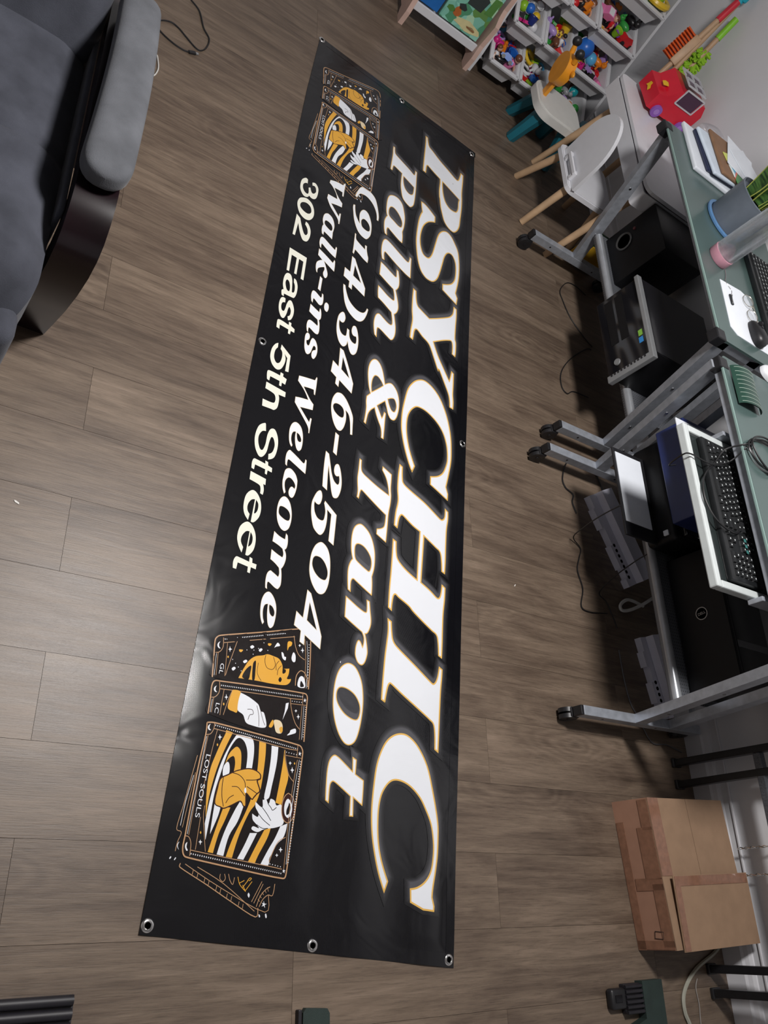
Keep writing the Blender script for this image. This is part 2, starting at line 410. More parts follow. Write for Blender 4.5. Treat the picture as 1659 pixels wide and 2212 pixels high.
banner = thing('vinyl_banner', 'long glossy black vinyl banner with white PSYCHIC lettering lying on the floor', 'banner', tuple(BO))
NU, NV = 300, 81
def fab(i, j, dz):
    u = BL * i / (NU - 1); a, b = b_left(u), b_right(u); v = a + (b - a) * j / (NV - 1)
    return b_pt(u, v, dz)
fb = MB()
top = [fab(i, j, 0) for j in range(NV) for i in range(NU)]
F = [(j * NU + i, j * NU + i + 1, (j + 1) * NU + i + 1, (j + 1) * NU + i) for j in range(NV - 1) for i in range(NU - 1)]
fb.add(top, F)
rim = [(i, 0) for i in range(NU)] + [(NU - 1, j) for j in range(1, NV)] + [(i, NV - 1) for i in range(NU - 2, -1, -1)] + [(0, j) for j in range(NV - 2, 0, -1)]
n0 = len(rim); A = [fab(i, j, 0) for i, j in rim]; B = [Vector((p.x, p.y, 0.0003)) for p in A]
fb.add(A + B, [(k, (k + 1) % n0, n0 + (k + 1) % n0, n0 + k) for k in range(n0)])
fabric = fb.build('fabric', M_ban, banner, smooth=True, angle=60)
# welded hem: a second, slightly proud strip along each side
def strip(name, f, n, mt, w):
    mb = MB(); P = []
    for k in range(n):
        (ua, va), (ub, vb) = f(k / (n - 1)); P += [b_pt(ua, va, 0.0004), b_pt(ub, vb, 0.0004)]
    mb.add(P, [(2 * k, 2 * k + 1, 2 * k + 3, 2 * k + 2) for k in range(n - 1)])
    return mb.build(name, mt, banner, smooth=True, angle=60)
HW = 0.030
strip('hem', lambda t: ((BL * t, b_left(BL * t) + 0.0006), (BL * t, b_left(BL * t) + HW)), 300, M_ban, HW)
strip('hem', lambda t: ((BL * t, b_right(BL * t) - HW), (BL * t, b_right(BL * t) - 0.0006)), 300, M_ban, HW)
strip('hem', lambda t: ((0.0006, 0.79 * t), (HW, 0.79 * t)), 80, M_ban, HW)
strip('hem', lambda t: ((BL - HW, -0.006 + 0.798 * t), (BL - 0.0006, -0.006 + 0.798 * t)), 80, M_ban, HW)

GLYPHS = """L1 P 1261,5230* 1278,5353* 1499,5392 1750,5469 1865,5650 2120,6032 2359,6486 2576,6869 2570,6977 2330,7040 2052,7084* 2107,7231* 2500,7236 3122,7230 3608,7256 4056,7253 4679,7209 5169,7175 5467,7082 5675,6936 5718,6785 5648,6579 5450,6392 5113,6274 4754,6180 4363,6121 4243,6090 3871,6062 3460,6075 3247,6064* 3126,5773 2989,5491 2970,5430 3082,5394 3445,5383* 3421,5221* 2968,5218 2427,5225 1868,5242 1524,5246 / 3310,6232* 3660,7089* 3861,7047 4228,7035 4435,6977 4518,6889 4525,6656 4380,6468 4175,6356 3894,6278 3530,6234
L1 S 5247,5231* 5249,5408 5362,5662 5557,5959* 5876,5964* 5975,5797 6114,5633 6369,5479 6682,5391 7062,5352 7393,5373 7660,5443 7846,5550 7895,5718 7789,5831 7491,5933 6970,6025 6465,6120 6191,6229 5998,6394 5920,6591 6017,6798 6268,6986 6590,7151 7059,7219 7578,7243 8120,7221 8804,7125* 8998,7218* 9348,7183* 9019,6495* 8721,6485* 8607,6691 8455,6878 8249,6992 8006,7044 7578,7051 7240,7000 7012,6866 6998,6715 7123,6597 7406,6500 7797,6434 8306,6339 8658,6238 8889,6084 8963,5901 8930,5689 8729,5467 8350,5314 7900,5220 7420,5156 6916,5152 6317,5187 5966,5247 5761,5314* 5483,5257
L1 Y 9785,5205* 9834,5350* 10242,5388 10481,5461 10582,5626 10745,5979* 10492,6362 10149,6826 9964,6972 9795,7030 9496,7056* 9551,7202* 9917,7216 10456,7199 10977,7194 11155,7239 11559,7242 11826,7215* 11772,7050* 11414,7060 11213,7013 11257,6876 11428,6610 11709,6231* 12192,6453 12601,6717 12996,6980* 12768,7024 12531,7058* 12599,7181* 13112,7182 13523,7180 13829,7212 14136,7211* 14117,7044* 13873,7027 13610,6965 13248,6781 12787,6521 12873,6489 12418,6271 12017,6079 11872,5950 11758,5727 11607,5525 11597,5441 11715,5390 11924,5370 12128,5349* 12085,5205* 11723,5214 11252,5250 10826,5203 10267,5191
L1 C 17092,5760* 17367,5664* 17110,5514 16717,5348 16303,5217 15861,5132 15321,5126 14811,5187 14239,5297 13858,5491 13637,5714 13539,5975 13641,6306 13900,6620 14278,6859 14732,7044 15307,7178 15839,7223 16284,7221 16830,7139 17295,7051* 17515,7139* 17774,7130* 17492,6380* 17180,6374* 17089,6580 16964,6754 16768,6900 16427,7015 16170,7043 15767,7005 15398,6886 15129,6711 14923,6460 14769,6105 14758,5790 14868,5615 15128,5454 15446,5371 15865,5370 16248,5431 16645,5553
L1 H 17256,5178* 17315,5306* 17716,5338 17889,5412 18035,5725 18227,6238 18522,6820 18527,6934 18394,7013 18083,7021* 18164,7170* 18457,7175 18827,7135 19398,7133 19880,7142 20335,7136* 20290,6996* 19944,6964 19681,6895 19580,6709 19377,6284* 20070,6288 20872,6287* 21019,6628 21163,6878 21137,6958 20985,7004 20688,7030* 20765,7179* 21157,7176 21606,7146 22127,7146 22493,7152 22976,7152* 22926,7009* 22546,6969 22341,6908 22252,6731 22086,6402 21889,6049 21758,5868 21615,5502 21562,5397 21646,5342 21893,5313 22098,5311* 22025,5169* 21486,5165 20927,5179 20358,5180 19839,5168* 19890,5313* 20249,5351 20450,5432 20650,5707 20829,6112* 20137,6104 19278,6100* 19172,5808 18976,5444 19013,5380 19140,5337 19467,5304* 19401,5167* 18961,5177 18549,5222 18147,5167 17695,5151
L1 I 22332,5179* 22395,5330* 22717,5374 22932,5438 23079,5600 23386,6157 23747,6818 23741,6914 23565,7000 23220,7054* 23281,7192* 23515,7191 23904,7175 24468,7180 25019,7185 25602,7181* 25534,7038* 25146,7016 24888,6955 24794,6810 24577,6334 24362,5864 24160,5466 24156,5410 24268,5365 24550,5325 24692,5316* 24631,5175* 24137,5166 23486,5171 23100,5192 22706,5213
L1 C 28905,5801* 29177,5700* 28765,5466 28301,5285 27861,5172 27381,5123 26835,5137 26264,5194 25795,5352 25515,5562 25361,5848 25362,6152 25575,6506 26008,6844 26622,7066 27319,7259 27714,7295 28129,7287 28500,7232 28888,7151 29107,7126* 29294,7189* 29421,7182* 29420,6852* 29290,6470* 28980,6447* 28913,6675 28752,6895 28502,7055 28153,7118 27829,7111 27445,7022 27138,6852 26838,6622 26616,6276 26552,5916 26638,5661 26910,5456 27231,5373 27619,5369 28074,5427 28469,5561
L2 P 3301,3740* 3314,3822* 3548,3839 3675,3898 3796,4171 3953,4586 4053,4796 3985,4838 3755,4859* 3782,4959* 4267,4950 4771,4948 5206,4942 5535,4930 5748,4900 5907,4804 5935,4716 5845,4514 5701,4378 5412,4293 5093,4240 4716,4228 4480,4236* 4421,4060 4359,3876 4415,3836 4653,3812* 4625,3718* 4269,3725 3814,3739 3487,3729 / 4579,4339* 4788,4834* 5087,4825 5229,4781 5278,4667 5208,4518 5042,4406 4791,4345
L2 a 5975,3865 5883,4040 5900,4246 6062,4424 6387,4531 6719,4594 7123,4589 7425,4542* 7668,4571 7984,4576* 7937,4393 7736,4020 7684,3908 7825,3871 8073,3903* 8042,3794* 7770,3733 7438,3718 7216,3767 7107,3816* 6940,3761 6654,3735 6343,3737 6119,3777 / 6554,3946 6529,4075 6633,4245 6819,4402 7019,4479 7224,4455 7244,4336 7147,4128 7058,3941 6919,3879 6706,3880
L2 l 8316,3819 8277,3932 8361,4153 8577,4564 8713,4872 8582,4932 8413,4949* 8455,5033* 8838,5041 9416,5059* 9361,4823 9186,4418 8955,3973 8931,3885 9080,3860 9338,3894* 9333,3779* 9047,3724 8747,3715 8480,3747
L2 m 9505,3748* 9575,3953 9703,4231 9770,4429 9580,4442 9390,4435* 9435,4526* 9720,4583 9981,4605 10207,4579 10401,4479* 10599,4539 10826,4601 11035,4640 11205,4640 11376,4590 11501,4501* 11708,4547 12045,4611 12341,4614 12549,4562 12638,4500 12656,4433 12584,4261 12481,4045 12459,3913 12589,3892 12871,3906* 12802,3804* 12478,3738 12221,3726 11988,3765 11869,3835 11840,3929 11919,4089 12005,4264 12023,4391 11955,4441 11755,4424 11488,4365* 11404,4209 11291,4002 11193,3777* 10921,3743 10644,3737* 10725,3921 10849,4159 10908,4378 10858,4431 10635,4412 10419,4358* 10314,4111 10129,3737* 9810,3740
L2 & 13783,3908 13767,4037 13875,4170 14070,4276 14317,4352 14538,4407* 14423,4537 14384,4657 14458,4787 14609,4906 14833,4986 15083,5015 15335,5001 15585,4952 15742,4878 15792,4796 15768,4691 15630,4593 15409,4521 15219,4452* 15379,4313 15532,4183* 15650,4254 15888,4386* 15787,4419 15623,4455* 15663,4527* 15940,4518 16310,4519 16658,4517* 16641,4416* 16448,4406 16269,4363 16086,4262 15869,4157 15668,4087* 15814,3967 15991,3886 16209,3850 16418,3831* 16378,3745* 16118,3767 15811,3776 15570,3750 15363,3754* 15193,3879* 15004,3809 14737,3752 14454,3718 14182,3724 13926,3792 / 15101,3937* 14881,3906 14625,3923 14432,3998 14411,4117 14518,4248 14643,4330* 14867,4144 / 15071,4568* 14980,4691 14952,4794 15056,4864 15215,4895 15391,4857 15446,4801 15398,4710 15220,4616
L2 T 17698,3749* 17730,3834* 18005,3855 18133,3923 18233,4133 18365,4475 18487,4884* 18228,4833 17968,4735 17753,4574* 17606,4579* 17755,4932* 18003,4941 18266,4949 18514,4986 18776,4984 19011,4959 19219,4950 19556,4953 20072,4945* 19924,4582* 19743,4582* 19684,4711 19595,4811 19448,4843 19193,4847* 19082,4617 18891,4254 18738,3969 18732,3924 18820,3898 19044,3870* 19010,3790* 18794,3798 18569,3764 18354,3740 18089,3747 17825,3745
L2 a 19835,3960 19814,4093 19941,4310 20153,4469 20446,4577 20721,4616 21027,4613 21296,4561* 21535,4590 21865,4601* 21767,4368 21609,4025 21581,3936 21695,3889 21988,3908* 21937,3802* 21585,3754 21315,3744 21098,3794 20986,3857* 20740,3785 20425,3756 20150,3773 19956,3839 / 20473,3997 20476,4164 20579,4331 20756,4462 20968,4495 21156,4447 21142,4346 21055,4138 20953,3973 20771,3920 20568,3919
L2 r 22130,3766* 22214,3945 22336,4213 22399,4435 22312,4469 22025,4438* 22047,4550* 22309,4598 22577,4652 22767,4645 22955,4579 23015,4500* 23199,4562 23421,4617 23567,4627 23784,4576 23888,4482 23847,4348 23694,4253 23543,4230 23402,4237 23268,4274 23231,4329 23277,4390 23378,4450* 23155,4462 22996,4379* 22876,4105 22730,3796* 22437,3781
L2 o 23933,4048 23950,4256 24113,4429 24364,4560 24733,4638 25113,4653 25539,4611 25846,4520 25984,4363 25967,4189 25794,4010 25505,3853 25159,3753 24749,3721 24356,3758 24089,3864 / 24610,3952 24618,4154 24715,4367 24892,4514 25092,4562 25293,4508 25312,4335 25222,4100 25039,3905 24868,3835 24695,3850
L2 t 26304,3930 26320,4063 26450,4295 26576,4504* 26236,4477* 26289,4606* 26634,4608* 26744,4853* 26985,4861 27348,4861* 27204,4600* 27630,4629* 27639,4519* 27183,4501* 27067,4297 26942,4045 26938,3963 27041,3918 27441,3927* 27386,3819* 27083,3795 26706,3781 26448,3818
L3 ( 6527,2649 6478,2801 6518,3016 6670,3226 6921,3339 7196,3419 7468,3472 7680,3466* 7672,3395* 7409,3360 7174,3258 6984,3099 6872,2895 6877,2704 6960,2575 7201,2499* 7203,2405* 6869,2479 6645,2558
L3 9 7653,2388* 7628,2458* 7864,2484 8087,2538 8257,2633 8375,2730* 8175,2688 7916,2680 7726,2727 7600,2816 7584,2935 7672,3048 7864,3145 8080,3210 8350,3229 8603,3212 8791,3146 8905,3073 8935,2992 8901,2838 8792,2692 8587,2569 8320,2472 8022,2413 7803,2380 / 8064,2832 8029,2930 8095,3057 8235,3140 8385,3155 8470,3121 8508,3032 8475,2876 8386,2807 8206,2779
L3 1 8957,2591* 8977,2643* 9204,2668 9303,2798 9389,2974 9428,3053* 9224,3040* 9222,3123* 9390,3132 9590,3178 9749,3225 9975,3215* 9907,3029 9803,2853 9708,2678* 9940,2647* 9906,2590* 9625,2595 9317,2593
L3 4 10074,2598* 10115,2726* 10573,2951 11139,3248* 11500,3256* 11280,2746* 11514,2753* 11468,2618* 11217,2619* 11125,2384* 10731,2385* 10792,2600* / 10405,2752* 11011,3061* 10883,2737*
L3 ) 11466,2419* 11479,2500* 11741,2581 11992,2709 12144,2885 12223,3073 12209,3251 12113,3351 11918,3412* 11950,3466* 12222,3423 12473,3339 12616,3215 12647,3060 12560,2853 12408,2679 12160,2552 11876,2479 11678,2439
L3 3 12629,2521 12628,2608 12784,2669 12943,2655 13042,2599 13047,2523 13005,2470* 13184,2473 13384,2526 13497,2616 13511,2732 13444,2772 13166,2778* 13196,2868* 13356,2883 13501,2923 13595,3011 13614,3120 13548,3161 13401,3160 13310,3134* 13326,3039 13259,2973 13126,2948 12984,2970 12914,3021 12925,3101 13092,3178 13355,3237 13662,3251 13934,3213 14084,3115 14074,3008 13903,2912 13670,2851* 13829,2827 13949,2746 13963,2653 13843,2526 13590,2428 13342,2388 13070,2383 12813,2418
L3 4 14077,2614* 14113,2752* 14561,2967 15183,3231* 15580,3212* 15324,2729* 15590,2723* 15518,2596* 15271,2603* 15154,2393* 14701,2421* 14821,2638* / 14385,2759* 15049,3063* 14869,2754*
L3 6 15784,2747 15768,2878 15861,3023 16029,3158 16224,3276 16419,3356 16700,3378 17034,3402* 17052,3324* 16799,3295 16584,3261 16386,3190 16289,3074* 16464,3114 16674,3120 16904,3081 17051,3015 17104,2947 17093,2853 16975,2746 16777,2647 16524,2578 16283,2556 16053,2583 15863,2662 / 16214,2706 16196,2836 16252,2956 16376,3018 16550,3020 16609,2961 16599,2848 16516,2707 16397,2636 16288,2641
L3 - 17213,2821* 17269,2957* 17980,2960* 17916,2823*
L3 2 17980,2590* 18034,2708* 18321,2790 18605,2871 18810,2968 18899,3087 18856,3144 18730,3150 18609,3123* 18647,3037 18598,2968 18470,2934 18319,2951 18240,3014 18257,3088 18422,3163 18663,3223 18883,3246 19101,3228 19290,3171 19363,3091 19352,3002 19193,2929 18911,2857 18593,2780 18428,2750* 18693,2754 19234,2793* 19159,2626* 18762,2600 18325,2586
L3 5 19324,2562 19340,2625 19459,2667 19595,2668 19727,2634 19780,2581 19770,2511 19734,2455* 19852,2455 20034,2497 20177,2593 20218,2717 20178,2797 20036,2821 19871,2816 19661,2754* 19575,2777* 19867,3198* 20826,3210* 20747,3032* 19921,3022* 19828,2880* 20003,2903 20183,2909 20387,2893 20554,2849 20658,2774 20663,2687 20572,2558 20464,2489 20232,2415 20017,2376 19787,2369 19601,2411 19419,2480
L3 0 20871,2793 20877,2911 20985,3043 21191,3139 21466,3188 21785,3206 22060,3183 22259,3114 22342,3011 22332,2896 22218,2768 22031,2647 21792,2572 21512,2555 21251,2575 21009,2657 / 21315,2738 21324,2874 21423,3003 21587,3102 21739,3132 21874,3101 21917,3030 21893,2893 21784,2745 21622,2647 21465,2634 21362,2667
L3 4 22336,2597* 22406,2723* 22810,2906 23463,3186* 23815,3191* 23573,2702* 23838,2714* 23783,2571* 23492,2564* 23401,2350* 23007,2366* 23125,2574* / 22666,2719* 23332,3015* 23159,2706*
L4 W 7210,1367* 7109,1602 7067,1881* 6994,1906 6914,1947* 6956,1977* 7179,1962 7607,1960* 7619,1906* 7434,1892* 7435,1726 7457,1571* 7646,1669 7822,1807 7961,1952* 8162,1955* 8201,1739 8265,1543* 8424,1685 8666,1886* 8507,1899* 8485,1953* 8753,1954 9015,1945* 9017,1905* 8839,1867 8642,1713 8431,1524 8148,1350* 7944,1364* 7921,1556 7901,1734* 7695,1659 7475,1500 7366,1354*
L4 a 8860,1419 8819,1510 8890,1647 9054,1740 9274,1784 9564,1757* 9712,1765 9882,1766* 9830,1657 9735,1440* 9911,1432* 9871,1372* 9704,1342 9526,1349 9446,1378* 9252,1329 9054,1334 8932,1365 / 9191,1447 9186,1542 9250,1661 9382,1718 9509,1702 9523,1633 9452,1497 9373,1423 9266,1412
L4 l 10015,1407 10026,1494 10147,1713 10248,1923 10190,1939 10096,1951* 10120,1997* 10330,2004 10595,1998* 10519,1793 10391,1558 10319,1440 10399,1420 10522,1429* 10502,1380* 10329,1336 10158,1341 10060,1366
L4 k 10589,1361* 10708,1642 10856,1927* 10694,1968* 10752,2006* 10972,2020 11197,2021* 11120,1859 10996,1610* 11153,1691 11412,1795 11576,1797 11673,1739 11618,1666 11498,1636 11337,1665 11246,1643* 11353,1507 11463,1432 11636,1436* 11590,1384 11396,1344 11209,1358 11069,1448 10998,1539* 10883,1363*
L4 - 11706,1555* 11757,1651* 12312,1646* 12267,1542*
L4 i 12435,1409 12444,1498 12518,1625 12549,1698 12480,1718 12359,1712* 12379,1767* 12587,1795 12772,1786 12864,1731 12869,1653 12757,1483 12760,1445 12940,1441* 12897,1387* 12699,1349 12511,1362
L4 dot 12623,1914 12658,1998 12798,2025 12934,2004 12989,1962 12952,1889 12840,1854 12699,1865
L4 n 13026,1376* 13093,1530 13163,1713* 12994,1719* 13032,1763* 13207,1800 13382,1800 13481,1746* 13610,1783 13854,1807 14013,1790 14068,1741 14059,1645 13968,1462 14038,1435 14170,1444* 14138,1393* 13939,1355 13760,1367 13667,1420 13659,1513 13728,1713* 13668,1724 13494,1691* 13437,1539 13348,1370*
L4 s 14195,1420 14212,1497 14320,1527 14430,1500 14490,1434* 14595,1450 14656,1505 14602,1543 14442,1567 14330,1598 14285,1648 14339,1740 14501,1819 14694,1846 14867,1832 15006,1786 15054,1737 15013,1685 14905,1660 14765,1687 14681,1778* 14585,1765 14558,1705 14651,1671 14863,1627 14978,1551 14971,1476 14845,1412 14658,1379 14333,1365
L4 W 15892,1377* 15835,1622 15780,1908* 15639,1946* 15659,1977* 15985,1984 16302,1980* 16292,1941* 16135,1913* 16156,1743 16193,1580* 16371,1718 16539,1854 16644,1977* 16852,1976* 16897,1775 16944,1570* 17114,1732 17302,1916* 17145,1940* 17160,1988* 17434,1980 17674,1978* 17672,1945* 17475,1898 17203,1672 16868,1376* 16671,1370* 16619,1550 16575,1784* 16324,1618 16086,1369*
L4 e 17510,1500 17522,1610 17622,1716 17831,1792 18081,1819 18292,1805 18392,1740 18358,1664 18206,1596 18001,1557 17823,1557* 17860,1482 17980,1447 18142,1458 18296,1522* 18364,1497* 18254,1418 18055,1370 17799,1357 17604,1407 / 17833,1594* 17867,1680 17965,1748 18052,1761 18089,1731 18079,1667 17988,1623
L4 l 18484,1454 18506,1545 18609,1754 18707,1937 18654,1974 18560,1979* 18576,2025* 18805,2041 19020,2045* 18942,1857 18846,1632 18792,1475 18894,1448 19015,1458* 18987,1402* 18820,1376 18616,1387
L4 c 19067,1501 19053,1611 19152,1748 19280,1820 19365,1842 19586,1847 19824,1806 19916,1744 19884,1663 19770,1623 19639,1647 19577,1703 19613,1785* 19499,1790 19396,1719 19338,1622 19364,1539 19479,1480 19632,1483 19816,1540* 19887,1502* 19741,1435 19558,1400 19412,1400 19173,1422
L4 o 19969,1504 19971,1612 20096,1728 20341,1813 20587,1836 20810,1806 20920,1738 20960,1660 20911,1547 20746,1437 20517,1379 20286,1373 20086,1415 / 20297,1449 20278,1574 20339,1712 20462,1778 20591,1772 20631,1714 20616,1606 20545,1468 20433,1429
L4 m 21069,1396* 21152,1565 21185,1738* 21002,1741* 21051,1801* 21235,1834 21402,1824 21482,1774* 21601,1834 21757,1848 21929,1813 22038,1759* 22230,1799 22458,1815 22579,1774 22618,1730 22596,1636 22511,1461 22588,1434 22711,1455* 22696,1397* 22495,1369 22296,1385 22189,1458 22206,1531 22282,1706* 22179,1720 22034,1686* 21944,1549 21884,1413* 21600,1401* 21672,1587 21713,1738* 21611,1753 21477,1704* 21417,1566 21372,1390*
L4 e 22765,1504 22796,1608 22930,1720 23115,1790 23351,1809 23579,1787 23669,1733 23677,1676 23578,1610 23355,1559 23092,1539* 23146,1459 23284,1434 23460,1460 23581,1513* 23655,1478* 23531,1408 23344,1362 23070,1348 22865,1402 / 23095,1589* 23130,1683 23239,1751 23343,1748 23366,1703 23313,1635 23196,1595
L5 3 7831,463 7851,558* 8039,570* 8060,496 8180,422 8348,431 8488,497 8543,596 8482,648 8332,642 8209,625* 8157,688* 8358,753 8372,831 8235,905 8059,880 7987,824 8008,750* 7866,730* 7828,849 7990,964 8249,984 8487,955 8605,879 8630,776 8581,693* 8699,619 8717,500 8576,389 8356,327 8032,340
L5 0 8846,459 8768,628 8844,821 9019,937 9247,984 9459,953 9637,843 9694,672 9601,481 9392,367 9161,327 8955,370 / 9029,516 8973,658 9030,802 9186,869 9319,843 9403,735 9384,568 9289,450 9144,443
L5 2 9699,378* 9790,524* 10079,625 10324,734 10372,815 10257,872 10076,846 9975,787 9922,735* 9786,745* 9831,856 10045,960 10328,971 10567,916 10651,826 10622,719 10390,598 10038,487* 10645,447* 10655,362*
L5 E 11275,358* 11291,991* 12274,1004* 12274,905* 11532,896* 11523,737* 12203,739* 12210,656* 11531,652* 11525,467* 12232,477* 12242,390*
L5 a 12351,426 12333,549 12480,627 12720,664 12981,690* 12977,744 12878,771 12690,756 12563,701* 12407,686* 12446,775 12661,850 12955,852 13153,799 13187,721 13204,450* 13314,454* 13296,383* 13121,355 13051,412* 12829,355 12531,358 / 12597,478 12659,557 12856,607 13009,597 12985,511 12803,442 12676,436
L5 s 13359,434 13361,529* 13514,540* 13569,454 13708,435 13843,470 13861,540 13744,576 13540,598 13361,652 13348,746 13567,853 13809,871 14028,823 14118,729* 13983,694* 13894,761 13717,767 13600,702 13718,666 13921,644 14117,581 14114,487 13926,390 13698,353 13465,370
L5 t 14265,418 14246,548 14286,782* 14151,774* 14162,857* 14269,860* 14328,990* 14463,997* 14460,876* 14601,870* 14596,803* 14449,793* 14431,498* 14591,510* 14577,410* 14386,398
L5 5 15114,562* 15276,570* 15439,505 15683,509 15832,605 15775,705 15587,748 15388,734 15284,663* 15111,672* 15355,1007* 15960,1026* 15979,919* 15490,916* 15387,808* 15557,871 15774,851 15980,774 16054,641 15944,480 15712,387 15422,393 15211,468
L5 t 16229,402 16202,522 16211,793* 16091,792* 16100,884* 16198,889* 16230,1013* 16441,992* 16422,881* 16559,884* 16558,813* 16404,806* 16393,500* 16556,492* 16537,418* 16356,388
L5 h 16636,417* 16688,1049* 16859,1058* 16874,846* 17027,888 17301,879 17439,796 17454,694 17481,421* 17246,399* 17227,726 17122,780 16980,756 16907,674 16868,421*
L5 S 17991,594 18044,637* 18231,669* 18284,559 18464,488 18671,507 18847,588 18844,671 18641,721 18309,733 18093,800 18064,933 18298,1058 18610,1091 18922,1039 19067,877* 18898,859* 18778,964 18547,995 18360,930 18340,858 18522,820 18859,791 19064,692 19065,575 18847,438 18517,380 18162,436
L5 t 19220,470 19210,567 19234,821* 19136,804* 19149,891* 19247,907* 19277,1036* 19412,1045* 19401,916* 19541,913* 19532,855* 19399,842* 19383,532* 19541,526* 19524,448* 19340,435
L5 r 19629,444* 19679,913* 19861,927* 19856,860* 20023,905 20178,898* 20161,820* 20000,802 19925,741 19880,456*
L5 e 20160,587 20195,738 20375,867 20616,924 20855,901 21044,790 21065,699* 20392,708* 20451,606 20611,539 20769,551 20866,632* 21049,617* 20895,479 20659,421 20353,445 / 20395,741* 20493,822 20653,834 20767,796 20802,748*
L5 e 21106,596 21143,744 21317,870 21549,926 21806,908 21999,803 22017,713* 21345,717* 21384,615 21541,534 21698,532 21836,619* 21996,602* 21812,476 21589,410 21294,442 / 21348,749* 21462,823 21614,837 21722,800 21773,747*
L5 t 22149,478 22141,583 22167,848* 22032,840* 22049,920* 22166,935* 22167,1059* 22305,1058* 22294,917* 22461,916* 22456,844* 22308,836* 22289,549* 22474,538* 22475,448* 22288,428"""
